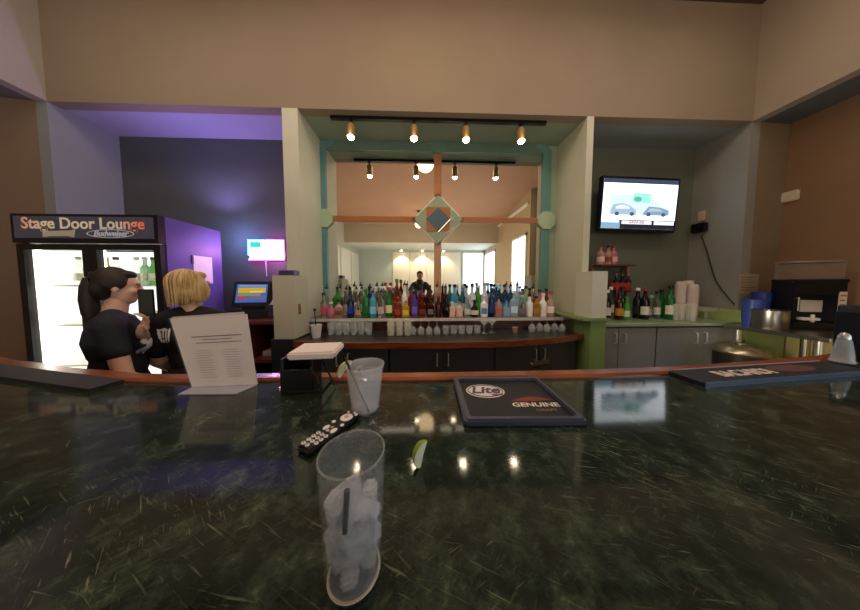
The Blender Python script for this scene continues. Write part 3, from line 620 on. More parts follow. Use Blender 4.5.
scr('ticker', R4(-sx_, -sz, sx_, -sz+.105), '#3a3d48', .5, .001, s0)
scr('ticker_tab', R4(-sx_, -sz, -.23, -sz+.105), '#8fb6d4', 1.0, .0014, s0); scr('ticker_tab', R4(-sx_, -sz+.07, -.25, -sz+.105), '#e8f3fb', 1.6, .0016, s0)
scr('ticker_strip', R4(-.21, -sz+.055, .17, -sz+.095), '#e9d9dc', 1.6, .0014, s0); scr('ticker_strip', R4(.2, -sz+.055, sx_-.01, -sz+.095), '#f4f7fb', 1.8, .0014, s0)
tm = text_mesh('AAVVI IIIIII', .042, .0002, .0006); tm.transform(Matrix.Translation((-.02, -.0236, -sz+.075)) @ Matrix.Rotation(PI/2, 4, 'X')); obj('ticker_text', tm, emis('#7a2c38', .5), s0)
# outlet, adapter, cable
bm = NB(); box(bm, (-.012, -.035, -.06), (0, .035, .06)); bevelall(bm, .004, 1)
op = aty(701, 217, 2.60)
o = obj('power_socket', bm, mat('#c9ad92', .5), None, (XR-.0, atz(701, 217, 2.2).y*0+2.59, zat(216, 2.59, 700))); tag(o, 'beige wall socket beside the television', 'socket')
bm = NB(); box(bm, (-.07, -.07, -.055), (0, .06, .055)); bevelall(bm, .01, 2); box(bm, (-.075, .0, -.02), (-.07, .05, .04))
o = obj('power_adapter', bm, BLACK, None, (XR-.013, 2.58, zat(228, 2.58, 697))); tag(o, 'black power adapter plugged in below the wall socket', 'adapter')
bm = NB(); c = [Vector((XR-.03, 2.56, zat(236, 2.56, 698))), Vector((XR-.015, 2.5, 1.75)), Vector((XR-.012, 2.42, 1.45)), Vector((XR-.012, 2.32, 1.27)), Vector((XR-.012, 2.25, 1.17))]
pts = []
for i in range(33):
    u = i/32*(len(c)-1); k = min(int(u), len(c)-2); f = u-k; p0, p1, p2, p3 = c[max(k-1, 0)], c[k], c[k+1], c[min(k+2, len(c)-1)]
    pts.append(.5*((2*p1)+(-p0+p2)*f+(2*p0-5*p1+4*p2-p3)*f*f+(-p0+3*p1-3*p2+p3)*f**3))
tube(bm, pts, .006, 8); o = obj('power_cable', bm, mat('#2a2522', .6)); tag(o, 'dark cable hanging in a curve down from the power adapter', 'cable')

# ------------------------------------------------------------------ steel table, coffee machine and things at the far right
TZ = .99
t = thing('steel_table', 'stainless steel work table along the olive wall', 'table', (0, 0, 0))
bm = NB(); box(bm, (3.05, 1.48, TZ-.035), (3.9, 2.06, TZ)); bevelall(bm, .006, 2); obj('table_top', bm, STEEL, t)
for xx, yy in ((3.12, 1.56), (3.12, 2.0), (3.84, 1.56), (3.84, 2.0)):
    bm = NB(); tube(bm, [(xx, yy, 0), (xx, yy, TZ-.035)], .026, 14); lathe(bm, [(0, 0), (.035, 0), (.03, .05), (0, .05)], 14, Matrix.Translation((xx, yy, 0))); obj('leg', bm, mat('#c3c1b4', .3, metal=.9), t)
# coffee machine
cm = thing('coffee_machine', 'black two-hopper drink machine with clear lid on the steel table', 'coffee machine', (3.57, 1.87, TZ), math.radians(-22))
bm = NB(); box(bm, (-.27, -.20, .0), (.27, .20, .06)); bevelall(bm, .012, 2); obj('base', bm, mat('#101114', .3), cm)
bm = NB(); box(bm, (-.27, -.02, .06), (.27, .20, .33)); box(bm, (-.27, -.17, .31), (.27, .20, .42)); box(bm, (-.27, -.16, .06), (-.235, 0, .34)); box(bm, (.235, -.16, .06), (.27, 0, .34)); bevelall(bm, .008, 2); obj('body', bm, mat('#0f1015', .28), cm)
bm = NB(); box(bm, (-.28, -.18, .42), (.28, .2, .45)); bevelall(bm, .008, 2); obj('rim', bm, mat('#15171f', .25), cm)
bm = NB(); box(bm, (-.26, -.14, .45), (.26, .18, .60)); bevelall(bm, .01, 2); obj('hopper', bm, clearglass(.30, '#9a8d85'), cm)
bm = NB(); box(bm, (-.265, -.145, .60), (.265, .185, .615)); bevelall(bm, .005, 1); obj('lid', bm, mat('#8f8680', .3), cm)
bm = NB(); box(bm, (-.1, -.045, .15), (.14, -.02, .26)); bevelall(bm, .006, 1); plabel(obj('panel', bm, mat('#b8b4ae', .35), cm), 'silver front panel')
bm = NB(); box(bm, (-.12, -.12, .075), (.07, -.02, .10)); tube(bm, [(0, -.1, .06), (0, -.1, .13)], .02, 12); bevelall(bm, .003, 1); plabel(obj('drip_tray', bm, mat('#dad7cf', .3), cm), 'white drip tray')
bm = NB(); box(bm, (.19, -.178, .12), (.262, -.162, .34)); plabel(obj('sticker', bm, mat('#cdb9a5', .5), cm), 'tall beige sticker')
for k, zz in enumerate((.14, .18, .22, .26, .30)):
    bm = NB(); box(bm, (.197, -.1795, zz), (.255-.012*(k % 2), -.178, zz+.012)); obj('sticker_line', bm, mat('#6c5a4c', .6), cm)
for xx in (-.19, -.15):
    bm = NB(); tube(bm, [(xx, -.08, .16), (xx, -.08, .27)], .007, 8); ball(bm, (xx, -.08, .275), .013); obj('lever', bm, CHROME, cm)
cm.scale = (.56, .52, 1.0)
# blue cups, steel pot, notice
for i, (px, y, hgt, cx) in enumerate(((752, 1.93, .26, '#3c4f9e'), (760, 2.06, .32, '#2a3d8c'))):
    bm = NB(); lathe(bm, [(0, 0), (.05, 0), (.058, hgt*.4), (.062, hgt), (.066, hgt+.003), (.058, hgt+.003), (.05, .01), (0, .01)], 26)
    o = obj('plastic_pitcher', bm, mat(cx, .35), None, (xat(px, y, 310), y, TZ)); tag(o, ['lighter blue plastic beaker at the corner of the steel table', 'darker taller blue plastic beaker behind the lighter one'][i], 'pitcher', 'blue plastic beakers')
bm = NB(); lathe(bm, [(0, 0), (.095, 0), (.1, .01), (.1, .17), (.106, .175), (.096, .175), (.092, .01), (0, .01)], 30); tube(bm, [(.1, 0, .14), (.13, 0, .14), (.13, 0, .10), (.1, 0, .10)], .006)
o = obj('steel_pot', bm, STEEL, None, (xat(769, 1.84, 318), 1.84, TZ)); tag(o, 'shiny round steel pot on the table beside the blue beakers', 'pot')
nx = 3.58
bm = NB(); box(bm, (-.11, -.004, -.11), (.11, 0, .11)); o = obj('paper_notice', bm, mat('#a8957f', .7), None, (xat(748.5, YF+.01, 284), YF+.0125, zat(284, YF, 748))); tag(o, 'small printed notice taped to the wall above the blue beakers', 'notice')
for k in range(6):
    bm = NB(); box(bm, (-.085, -.0052, .07-k*.028), (.07-.03*(k % 2), -.004, .076-k*.028)); obj('text_line', bm, mat('#5b4d42', .7), o)
bm = NB(); box(bm, (-.03, -.09, -.055), (0, .09, .055)); bevelall(bm, .012, 3); box(bm, (-.034, -.05, -.01), (-.03, .05, .03))
d = ray(786.5, 197.5); tt = 3.92/d.x
o = obj('thermostat', bm, mat('#c9c0ab', .5), None, (3.92, d.y*tt, CZ+d.z*tt)); tag(o, 'cream thermostat on the brown wall above the drink machine', 'thermostat')
# steel bin with a domed lid before the table
bx, by = xat(739, 1.82, 356), 1.82
t = thing('steel_bin', 'round steel bin with a shallow domed lid below the steel table edge', 'bin', (bx, by, 0))
bm = NB(); lathe(bm, [(0, 0), (.13, 0), (.15, .78), (.14, .78), (0, .05)], 32); obj('drum', bm, mat('#38342e', .4, metal=.6), t)
bm = NB(); lathe(bm, [(.155, .775), (.16, .79), (.155, .80), (.12, .83), (.05, .85), (0, .855)], 32); lathe(bm, [(.0, .85), (.03, .855), (.03, .865), (0, .87)], 16); obj('lid', bm, mat('#b5a88c', .3, metal=.9), t)

# ------------------------------------------------------------------ left niche: cooler
fx0, fx1, fy0, fy1, fz = -3.11, -2.045, 1.78, 2.28, 1.93
zh = zat(244, fy0, 160)
fr_ = thing('beverage_cooler', 'tall black two-door beverage cooler with lit white interior and name sign', 'cooler', ((fx0+fx1)/2, fy0, 0))
hw = (fx1-fx0)/2; dp = fy1-fy0
FB = mat('#16171a', .35); FS = mat('#5e4fb0', .45)
bm = NB()
box(bm, (-hw, .03, 0), (-hw+.03, dp, fz)); box(bm, (-hw, .03, fz-.03), (hw-.03, dp, fz)); box(bm, (-hw, .03, 0), (hw-.03, dp, .12)); box(bm, (-hw, dp-.03, 0), (hw-.03, dp, fz)); obj('cabinet', mesh(bm, smooth=False), FB, fr_)
bm = NB(); box(bm, (hw-.03, .03, 0), (hw, dp, fz)); plabel(obj('side_panel', mesh(bm, smooth=False), mat('#5a50a0', .4), fr_), 'side panel coloured like the purple sign light')  # purple light cast on this side is painted into its colour
bm = NB(); box(bm, (-hw+.03, .035, .125), (-hw+.034, dp-.03, zh)); box(bm, (hw-.034, .035, .125), (hw-.03, dp-.03, zh)); box(bm, (-hw+.034, .035, .12), (hw-.034, dp-.03, .125)); obj('liner', mesh(bm, smooth=False), mat('#f4f2ea', .5, emit=.55), fr_)  # liner glows by itself, standing in for lamp light on the inner walls
bm = NB(); box(bm, (-hw+.034, dp-.04, .126), (hw-.03, dp-.032, zh)); obj('lit_back', mesh(bm, smooth=False), emis('#fffdf4', .9), fr_)
for xx in (-hw+.045, 0, hw-.045):
    bm = NB(); box(bm, (xx-.012, .05, .14), (xx+.012, .07, zh-.02)); obj('light_tube', mesh(bm, smooth=False), emis('#fffbe8', 5), fr_)
bm = NB(); box(bm, (-hw-.0, -.02, zh+.0), (hw, .03, fz)); obj('header', mesh(bm, smooth=False), FB, fr_)
sg = NB(); box(sg, (-hw+.03, -.026, zh+.035), (hw-.03, -.02, fz-.02)); sgo = obj('sign_panel', mesh(sg, smooth=False), mat('#4a4a58', .4, emit=.12), fr_)
def sign_text(body, size, x, z, m, off, shear=0, y=-.027, sx=1, par=None):
    me = text_mesh(body, size, .001, off, shear, 'CENTER', sx); me.transform(Matrix.Translation((x, y, z)) @ Matrix.Rotation(PI/2, 4, 'X'))
    return obj('lettering', me, m, par or sgo)
zc = zh+.035+(fz-.055-zh)*.66
# cream lettering turning red at both ends
mt = bpy.data.materials.new('sign_letters'); mt.use_nodes = True; nt = mt.node_tree; b = nt.nodes['Principled BSDF']
tc = nt.nodes.new('ShaderNodeTexCoord'); sxyz = nt.nodes.new('ShaderNodeSeparateXYZ'); rp = nt.nodes.new('ShaderNodeValToRGB'); mr = nt.nodes.new('ShaderNodeMapRange')
mr.inputs[1].default_value = -.5; mr.inputs[2].default_value = .5
nt.links.new(tc.outputs['Object'], sxyz.inputs[0]); nt.links.new(sxyz.outputs['X'], mr.inputs[0]); nt.links.new(mr.outputs[0], rp.inputs[0]); nt.links.new(rp.outputs[0], b.inputs['Base Color']); nt.links.new(rp.outputs[0], b.inputs['Emission Color'])
b.inputs['Emission Strength'].default_value = .25
e = rp.color_ramp.elements; e[0].position = 0; e[0].color = lin('#c9705c'); e[1].position = 1; e[1].color = lin('#cc5a48')
for p, c in ((.12, '#cda58c'), (.2, '#c9bd9c'), (.75, '#b9b4a2'), (.85, '#cc8672')): q = e.new(p); q.color = lin(c)
sign_text('Stage Door Lounge', .118, 0, zc, mat('#7d3e3c', .5), .0065, y=-.0262, sx=.96)
sign_text('Stage Door Lounge', .118, 0, zc, mt, .0022, y=-.028, sx=.96)
# bow-tie shape and oval maker's script
zl = zh+.035+(fz-.055-zh)*.22
bm = NB(); bx_ = [(-.30, -.028), (-.30, .03), (-.26, .018), (-.10, .022), (-.06, .034), (-.075, -.03), (-.12, -.02), (-.25, -.022)]
bm.faces.new([bm.verts.new((p[0], -.027, zl+p[1])) for p in bx_]); plabel(obj('bow_tie_emblem', mesh(bm, smooth=False), mat('#b3ac93', .5, emit=.1), sgo), 'beige bow-tie emblem')
bm = NB(); tube(bm, [(.19+.17*math.cos(2*PI*k/32), -.027, zl+.03*math.sin(2*PI*k/32)) for k in range(33)], .003, 6); obj('oval', bm, mat('#bcbcc4', .4, emit=.1), sgo)
sign_text('Budweiser', .062, .19, zl, mat('#bcbcc4', .4, emit=.15), .0012, .3, sx=.95)
# doors
for s in (-1, 1):
    xa, xb = (-hw+.005, -.004) if s < 0 else (.004, hw-.005)
    bm = NB(); fw = .05
    for a, b_ in (((xa, -.01, .14), (xa+fw, .028, zh-.006)), ((xb-fw, -.01, .14), (xb, .028, zh-.006)), ((xa+fw, -.01, .14), (xb-fw, .028, .2)), ((xa+fw, -.01, zh-.05), (xb-fw, .028, zh-.006))): box(bm, a, b_)
    d = obj('door', mesh(bm, smooth=False), FB, fr_)
    bm = NB(); box(bm, (xa+fw, .006, .2), (xb-fw, .012, zh-.05)); obj('glass_pane', mesh(bm, smooth=False), clearglass(.08), d)
    hx = xa+.02 if s > 0 else xb-.02
    bm = NB(); tube(bm, [(hx, -.01, 1.35), (hx, -.045, 1.33), (hx, -.045, .85), (hx, -.01, .83)], .01, 8); obj('handle', bm, mat('#3b3d42', .3, metal=.5), d)
shz = [zat(285, fy0+.2, 100), zat(322, fy0+.2, 100), zat(360, fy0+.2, 100)]
for z in [shz[0], shz[1], shz[2], .45]:
    bm = NB(); box(bm, (-hw+.035, .08, z-.012), (hw-.035, dp-.06, z)); obj('shelf', mesh(bm, smooth=False), mat('#e6e4da', .4), fr_)
cxm = (fx0+fx1)/2
cool = [(-.40, 0, 'clear', 'white', 'clear'), (-.32, 0, 'frost', 'white', 'frosted'), (-.24, 0, 'yellow', 'gold', 'yellow'), (-.17, 0, 'yellow', 'white', 'pale yellow-capped'), (-.09, 0, 'clear', 'black', 'black-capped clear'),
        (.08, 0, 'clear', 'white', 'white-capped clear'), (.15, 0, 'mint', 'white', 'mint'), (.22, 0, 'lime', 'black', 'lime green'), (.29, 0, 'green', 'white', 'green'), (.36, 0, 'mint', 'black', 'mint black-capped'), (.43, 0, 'green', 'gold', 'gold-capped green')]
for x, lv, b_, c, d in cool:
    bottle(cxm+x, fy0+.2, shz[lv], 'round', .24, .03, b_, '#d8d8c0', c, False, f'{d} bottle on the top shelf behind the {"left" if x < 0 else "right"} cooler door', 'drinks bottles in the cooler', name='drink_bottle')
for i, x in enumerate((-.3, -.22, -.14, .15, .25, .35)):
    bm_k = ('bowl',); 
    if bm_k not in _bm:
        bb = NB(); lathe(bb, [(0, 0), (.03, 0), (.042, .09), (.045, .1), (.04, .1), (.028, .008), (0, .008)], 18); _bm[bm_k] = mesh(bb)
    o = obj('plastic_tub', _bm[bm_k], mat('#d4d8cc', .35, trans=.2), None, (cxm+x, fy0+.2, shz[1])); tag(o, f'small pale tub on the middle cooler shelf, {N1[i]} from the hinge side', 'tub', 'tubs in the cooler')
# sheet on the cooler side
p1 = aty(204, 270, 2.1); 
bm = NB(); box(bm, (0, -.085, -.125), (.003, .085, .125)); o = obj('paper_sheet', bm, mat('#e2dcec', .7), None, (fx1-.0005, 2.09, zat(270, 2.09, 204))); tag(o, 'white paper sheet taped to the purple-lit side of the cooler', 'paper')
bm = NB(); box(bm, (.0, -.1, .05), (.006, -.085, .125)); obj('tape', bm, mat('#3b3146', .6), o)
# neon beer sign on the back wall
sc_ = aty(266.5, 250, YB-.03)
t = thing('neon_sign', 'glowing white pink-edged bar sign with turquoise patch on the dark wall', 'sign', sc_)
sw, sh = .205, .115
bm = NB(); box(bm, (-sw, 0, -sh), (sw+.02, .03, sh)); bevelall(bm, .006, 1); obj('backing', bm, mat('#3a2a44', .4), t)
bm = NB(); box(bm, (-sw+.01, -.004, -sh+.01), (sw-.01, 0, sh-.01)); f = obj('face', mesh(bm, smooth=False), emis('#fff0fb', 2.2), t)
bm = NB(); box(bm, (-sw+.02, -.007, .03), (-.06, -.004, sh-.02)); plabel(obj('patch', mesh(bm, smooth=False), emis('#38d8e0', .7), f), 'turquoise patch')
bm = NB(); tube(bm, [(-sw, -.006, -sh), (sw, -.006, -sh), (sw, -.006, sh), (0, -.006, sh)], .008, 8); obj('pink_tube', bm, emis('#ff4fe0', 9), t)
bm = NB(); tube(bm, [(-sw, -.006, -sh+.05), (-sw, -.006, sh), (-.02, -.006, sh)], .008, 8); obj('blue_tube', bm, emis('#3a7bff', 10), t)
bm = NB(); tube(bm, [(-.02, .01, -sh), (-.02, .015, -sh-.2)], .005, 6); obj('cord', bm, mat('#c8b8cc', .5), t)
point((sc_.x-.28, YB-.22, sc_.z+.12), 5, (.25, .4, 1), .02); point((sc_.x+.16, YB-.2, sc_.z-.05), 3.5, (1, .35, .9), .02); spot((-2.3, 2.42, 2.15), (-2.3, 2.46, 3.1), 14, 2.5, (.42, .3, 1), .8, .03)
spot((-1.75, 2.4, 2.1), (-2.1, 2.05, 1.55), 11, .9, (.85, .6, 1), .9, .06)
# wood service shelf, register, printer
sxa, sxb = fx1+.012, PL-.01; szt = zat(321, 2.12, 265)
t = thing('service_station', 'reddish wood open shelf unit under the touch register', 'shelf unit', (0, 0, 0))
for z in (szt, zat(359, 2.12, 265), .30):
    bm = NB(); box(bm, (sxa, 2.1, z-.03), (sxb, YB-.01, z)); obj('shelf', mesh(bm, smooth=False), WD2, t)
for xx in (sxa, sxb-.03, (sxa+sxb)/2):
    bm = NB(); box(bm, (xx, 2.11, 0), (xx+.03, YB-.01, szt-.03)); obj('upright', mesh(bm, smooth=False), WD2, t)
bm = NB(); box(bm, (sxa, YB-.03, 0), (sxb, YB-.01, szt-.03)); obj('back_panel', mesh(bm, smooth=False), mat('#1c1416', .6), t)
zs2 = zat(359, 2.12, 265)
bm = NB(); box(bm, (0, 0, 0), (.22, .28, .05)); bevelall(bm, .004, 1); o = obj('paper_stack', bm, mat('#b8b2b4', .7), None, (xat(262, 2.2, 350), 2.2, zs2)); tag(o, 'low stack of white paper on the inner shelf of the wood unit', 'paper')
bm = NB(); box(bm, (0, 0, 0), (.16, .2, .14)); bevelall(bm, .01, 2); o = obj('dark_box', bm, mat('#3a3a40', .5), None, (xat(249, 2.25, 350)-.06, 2.25, zs2)); tag(o, 'dark grey carton on the inner shelf of the wood unit', 'box')
ps = thing('register_terminal', 'black touch register with colourful screen on its stand', 'register', (xat(251, 2.3, 315), 2.34, szt), math.radians(12)); ps.scale = (.82, .82, .82)
bm = NB(); box(bm, (-.24, -.12, 0), (.22, .2, .11)); bevelall(bm, .01, 2); obj('cash_drawer', bm, mat('#1e1a20', .4), ps)
bm = NB(); box(bm, (-.12, -.02, .11), (.12, .12, .15)); tube(bm, [(0, .06, .14), (0, .05, .3)], .035, 10); obj('stand', bm, BLACK, ps)
Mt = Matrix.Translation((0, -.02, .31)) @ Matrix.Rotation(-.28, 4, 'X')
bm = NB(); box(bm, (-.21, -.01, -.165), (.21, .05, .165), Mt); bevelall(bm, .01, 2); mo = obj('monitor', bm, mat('#121318', .35), ps)
def mscr(a, b, c, d, colr, s, lift):
    bm = NB(); vs = [bm.verts.new(Mt @ Vector((p[0], -.0105-lift, p[1]))) for p in R4(a, b, c, d)]; bm.faces.new(vs); return obj('screen_area', mesh(bm, smooth=False), emis(colr, s*.6), mo)
mscr(-.17, -.115, .17, .125, '#4a6fb8', .8, 0); mscr(-.15, .01, .15, .08, '#c9a13c', 1.0, .001); mscr(-.15, -.03, .1, .005, '#7fa05a', .8, .001); mscr(-.15, -.075, -.05, -.035, '#b8404a', .9, .001); mscr(-.03, -.075, .15, -.035, '#8a5f9a', .8, .001); mscr(-.15, .09, .15, .115, '#7a9ad0', .9, .001); mscr(-.02, .015, .12, .035, '#e0c070', 1, .002)
bm = NB(); box(bm, (-.09, -.12, 0), (.09, .12, .13)); bevelall(bm, .015, 2); box(bm, (-.07, -.1, .13), (.07, 0, .14))
o = obj('receipt_printer', bm, mat('#3c3550', .4), None, (xat(279, 2.35, 315)-.01, 2.4, szt)); tag(o, 'dark receipt printer between the register and the half wall', 'printer')
bm = NB(); 
for k in range(4): hexa(bm, [(-.07+.01*k, -.05, .0+.012*k), (.06, -.06+.01*k, .01*k), (.07, .05, .03+.02*k), (-.05, .06, .02+.03*k)], (0, 0, .002))
o = obj('receipt_slips', bm, mat('#d8cfe0', .7), None, (xat(277, 2.33, 300), 2.36, szt+.14)); tag(o, 'loose curled receipt slips lying on the dark printer', 'paper')
bm = NB(); box(bm, (-.07, -.05, 0), (.07, .05, .05)); bevelall(bm, .006, 1); o = obj('card_reader', bm, mat('#3b2f5a', .4), None, ((PL+CL)/2+.03, 2.08, 1.475)); tag(o, 'small dark purple box on top of the left half wall', 'box')
bm = NB(); box(bm, (0, -.02, -.05), (.006, .02, .05)); bevelall(bm, .002, 1); box(bm, (.006, -.006, -.02), (.010, .006, .02)); o = obj('light_switch', bm, mat('#8a6a4c', .5), None, (CL+.05, 2.06, zat(309, 2.06, 304))); tag(o, 'brown switch plate on the inner face of the left half wall', 'switch')

# ------------------------------------------------------------------ the bar
ZB = 1.13
edge = [(-2.3, 1.02), (-1.8, .86), (-1.46, .755), (-1.1, .66), (-.82, .605), (-.62, .590), (-.36, .594), (-.06, .583), (.25, .583), (.5, .586), (.8, .603), (1.1, .635), (1.45, .685), (1.85, .775), (2.3, .92)]
t = thing('bar_counter', 'broad glossy dark green marble bar top with wooden rear rail', 'bar counter', (0, 0, 0))
bm = NB(); prism(bm, [(-2.3, -.12), (2.3, -.12)]+edge[::-1], ZB-.045, ZB); obj('bar_top', mesh(bm, smooth=False), marble(), t)
RAIL = wood('#8f4f30', '#6b3620', .22, (3, 3, 3))
bm = NB(); prof = [(0, -.045), (0, .004), (.006, .010), (.036, .010), (.044, .003), (.046, -.012), (.044, -.045)]
rows = []
for i, p in enumerate(edge):
    a = Vector(edge[max(i-1, 0)]); b = Vector(edge[min(i+1, len(edge)-1)]); tg = (b-a).normalized(); n = Vector((-tg.y, tg.x))
    rows.append([bm.verts.new((p[0]+n.x*u, p[1]+n.y*u, ZB+v)) for u, v in prof])
for a, b in zip(rows, rows[1:]):
    for k in range(len(prof)): k2 = (k+1) % len(prof); bm.faces.new((a[k], a[k2], b[k2], b[k]))
bm.faces.new(rows[0]); bm.faces.new(rows[-1][::-1]); plabel(obj('rear_rail', bm, RAIL, t), 'reddish wood rear rail')
bm = NB(); prism(bm, [(-2.2, .1), (2.2, .1), (2.2, .78)]+[(x*.96, y-.06) for x, y in edge[::-1]][1:-1]+[(-2.2, .86)], 0, ZB-.046); obj('bar_front', mesh(bm, smooth=False), mat('#241a14', .5), t)

# things on the bar ------------------------------------------------------
def ring_solid(bm, outer, inner, z0, z1):
    n = len(outer)
    vs = [[bm.verts.new((p[0], p[1], z)) for p in pts] for pts, z in ((outer, z0), (outer, z1), (inner, z1), (inner, z0))]
    for a, b in zip(vs, vs[1:]+vs[:1]):
        for k in range(n): bm.faces.new((a[k], a[(k+1) % n], b[(k+1) % n], b[k]))
# serving tray with beer logos
w2, d2 = .117, .094
t = thing('bar_tray', 'square black bar mat with raised slate rim and oval beer logo', 'bar mat', (.198, .480, ZB), math.radians(-1.5))
bm = NB(); box(bm, (-w2+.012, -d2+.012, .001), (w2-.012, d2-.012, .006)); obj('mat', bm, mat('#0e0e10', .55, bump=.3, bscale=900), t)
bm = NB(); ring_solid(bm, [(-w2, -d2), (w2, -d2), (w2, d2), (-w2, d2)], [(-w2+.014, -d2+.014), (w2-.014, -d2+.014), (w2-.014, d2-.014), (-w2+.014, d2-.014)], 0, .014); bevelall(bm, .003, 2); obj('rim', bm, mat('#3b4152', .3), t)
lg = NB(); disc(lg, (-.045, .030, .0068), .047, .033); lgo = plabel(obj('oval_logo', mesh(lg, smooth=False), mat('#d9cfc6', .5), t), 'cream oval logo')
bm = NB(); tube(bm, [(-.045+.042*math.cos(2*PI*k/36), .030+.028*math.sin(2*PI*k/36), .0072) for k in range(37)], .0011, 6); obj('oval_line', bm, mat('#4a4f6c', .5), lgo)
me = text_mesh('Lite', .044, .0003, .0012, .25, 'CENTER', 1.05); me.transform(Matrix.Translation((-.046, .032, .0075))); obj('lettering', me, mat('#3d4674', .5), lgo)
bm = NB(); box(bm, (-.034, .008, .0069), (-.008, .014, .0078)); obj('logo_bar', bm, mat('#8e3a2c', .5), lgo)
me = text_mesh('GENUINE', .021, .0003, .0005, .12, 'CENTER', 1.15); me.transform(Matrix.Translation((.048, -.032, .0068))); plabel(obj('lettering', me, mat('#d8d0c4', .5), t), 'cream lettering')
bm = NB()
for pts in ([(.0, -.016), (.03, -.002), (.055, .002), (.075, -.002), (.098, -.012), (.07, -.014), (.048, -.018), (.03, -.018)],): bm.faces.new([bm.verts.new((*p, .0066)) for p in pts])
plabel(obj('eagle_emblem', mesh(bm, smooth=False), mat('#7c2a24', .5), t), 'dark red winged emblem')
me = text_mesh('DRAFT', .012, .0003, .0002, .12, 'CENTER', 1.2); me.transform(Matrix.Translation((.062, -.052, .0068))); obj('lettering', me, mat('#7a6a48', .5), t)
# long bar mat on the right
ang = math.atan2(.579-.525, 1.28-.726); L_ = .60; D_ = .078
t = thing('rubber_bar_mat', 'long narrow dark bar mat with pale block lettering near the glass shaker', 'bar mat', (.735, .522, ZB), ang)
bm = NB(); box(bm, (0, 0, 0), (L_, D_, .013)); bevelall(bm, .002, 1); obj('mat', bm, mat('#15171f', .55), t)
bm = NB(); box(bm, (0, -.003, 0), (L_, 0, .0135)); plabel(obj('front_edge', bm, mat('#3f5670', .4), t), 'blue-grey front edge')
bm = NB(); box(bm, (.02, D_, 0), (L_, D_+.003, .0145)); plabel(obj('rear_edge', bm, mat('#9a8a90', .4), t), 'pale rear edge')
me = text_mesh('BACARDI', .046, .0004, .0016, 0, 'CENTER', 1.0); me.transform(Matrix.Translation((.20, .036, .0136))); plabel(obj('lettering', me, mat('#cbb9b4', .5), t), 'pale block lettering')
bm = NB(); disc(bm, (.39, .044, .0138), .085, .024); plabel(obj('round_emblem', mesh(bm, smooth=False), mat('#5a3a36', .5), t), 'red-brown oval emblem')
# dark mat on the left end
q = [atz(0, 365, ZB), atz(130, 381.5, ZB), atz(96, 391, ZB), atz(0, 377, ZB)]
bm = NB(); c0 = sum(q, Vector())/4; ex = (q[0]-q[1]).normalized()*.35
hexa(bm, [q[0]+ex-c0, q[1]-c0, q[2]-c0, q[3]+ex-c0], (0, 0, .011)); o = obj('rubber_mat', mesh(bm, smooth=False), mat('#1b1a1c', .6), None, c0+Vector((-.0, -.012, 0))); tag(o, 'plain dark rubber mat along the rail in front of the cooler', 'bar mat')
# menu sheet in an acrylic stand
BL, BR = atz(192, 387, ZB+.003), atz(257, 384.5, ZB+.003); TL, TR = aty(170, 318.5, .60), aty(247, 314, .61)
t = thing('menu_stand', 'clear acrylic stand holding a printed white sheet on the bar', 'menu stand', (0, 0, 0))
nrm = ((BR-BL).cross(TL-BL)).normalized()
bm = NB(); hexa(bm, [BL, BR, TR, TL], -nrm*.0015); obj('printed_sheet', mesh(bm, smooth=False), mat('#d6d2d6', .6, emit=.0), t)
bm = NB(); hexa(bm, [BL+nrm*.002, BR+nrm*.002, TR+nrm*.002, TL+nrm*.002], nrm*.002); obj('acrylic_front', mesh(bm, smooth=False), clearglass(.06), t)
o2 = Vector((-.012, .004, .004)); bm = NB(); hexa(bm, [BL-nrm*.004, BR-nrm*.004, TR-nrm*.006+Vector((-.02, .01, .006)), TL-nrm*.006+Vector((-.012, .01, .003))], -nrm*.001); obj('rear_sheet', mesh(bm, smooth=False), mat('#b9b4ba', .6), t)
bs = [atz(178, 395, ZB+.001), atz(236, 394.5, ZB+.001), BR-Vector((0, 0, .003)), BL-Vector((0, 0, .003))]
bm = NB(); hexa(bm, bs, (0, 0, .0025)); obj('acrylic_foot', mesh(bm, smooth=False), mat('#b8bcc8', .08, alpha=.55), t)
def on_sheet(u, v, lift=.0045): return BL.lerp(BR, u).lerp(TL.lerp(TR, u), v)+nrm*lift
def line_(u0, u1, v, th=.008, m=None):
    bm = NB(); bm.faces.new([bm.verts.new(on_sheet(*p)) for p in ((u0, v), (u1, v), (u1, v+th), (u0, v+th))]); obj('text_line', mesh(bm, smooth=False), m or mat('#6a666c', .7), t)
line_(.22, .9, .70, .012); line_(.36, .76, .655, .01); line_(.26, .88, .61, .01)
for k in range(12):
    line_(.22, .22+.18+.06*((k*7) % 3)/2, .50-k*.034, .006, mat('#9c979e', .7)); line_(.6, .6+.2+.05*((k*5) % 3)/2, .50-k*.034, .006, mat('#9c979e', .7))
# napkin caddy
t = thing('napkin_caddy', 'black plastic bar caddy standing at the rail under the white napkins', 'caddy', (-.30, .562, ZB), math.radians(4))
bm = NB(); box(bm, (-.05, -.035, 0), (.05, .025, .006)); box(bm, (-.05, -.03, .006), (-.044, .022, .086)); box(bm, (.02, -.03, .006), (.026, .022, .087)); box(bm, (-.05, .018, .006), (.026, .023, .087)); box(bm, (-.05, -.035, .006), (.026, -.03, .06)); bevelall(bm, .0015, 1); obj('tray', bm, mat('#0e0f13', .35), t)
bm = NB(); tube(bm, [(.02, -.032, .065), (.045, -.03, .006)], .0025, 6); tube(bm, [(.026, .02, .07), (.07, -.01, .006)], .0025, 6); obj('brace', bm, BLACK, t)
bm = NB(); box(bm, (-.054, -.045, 0), (.054, .045, .018)); bevelall(bm, .004, 2); o = obj('napkin_stack', bm, mat('#e4d8d0', .8), None, (-.272, .560, ZB+.088), math.radians(5)); tag(o, 'white paper napkin stack lying on the black caddy', 'napkins')
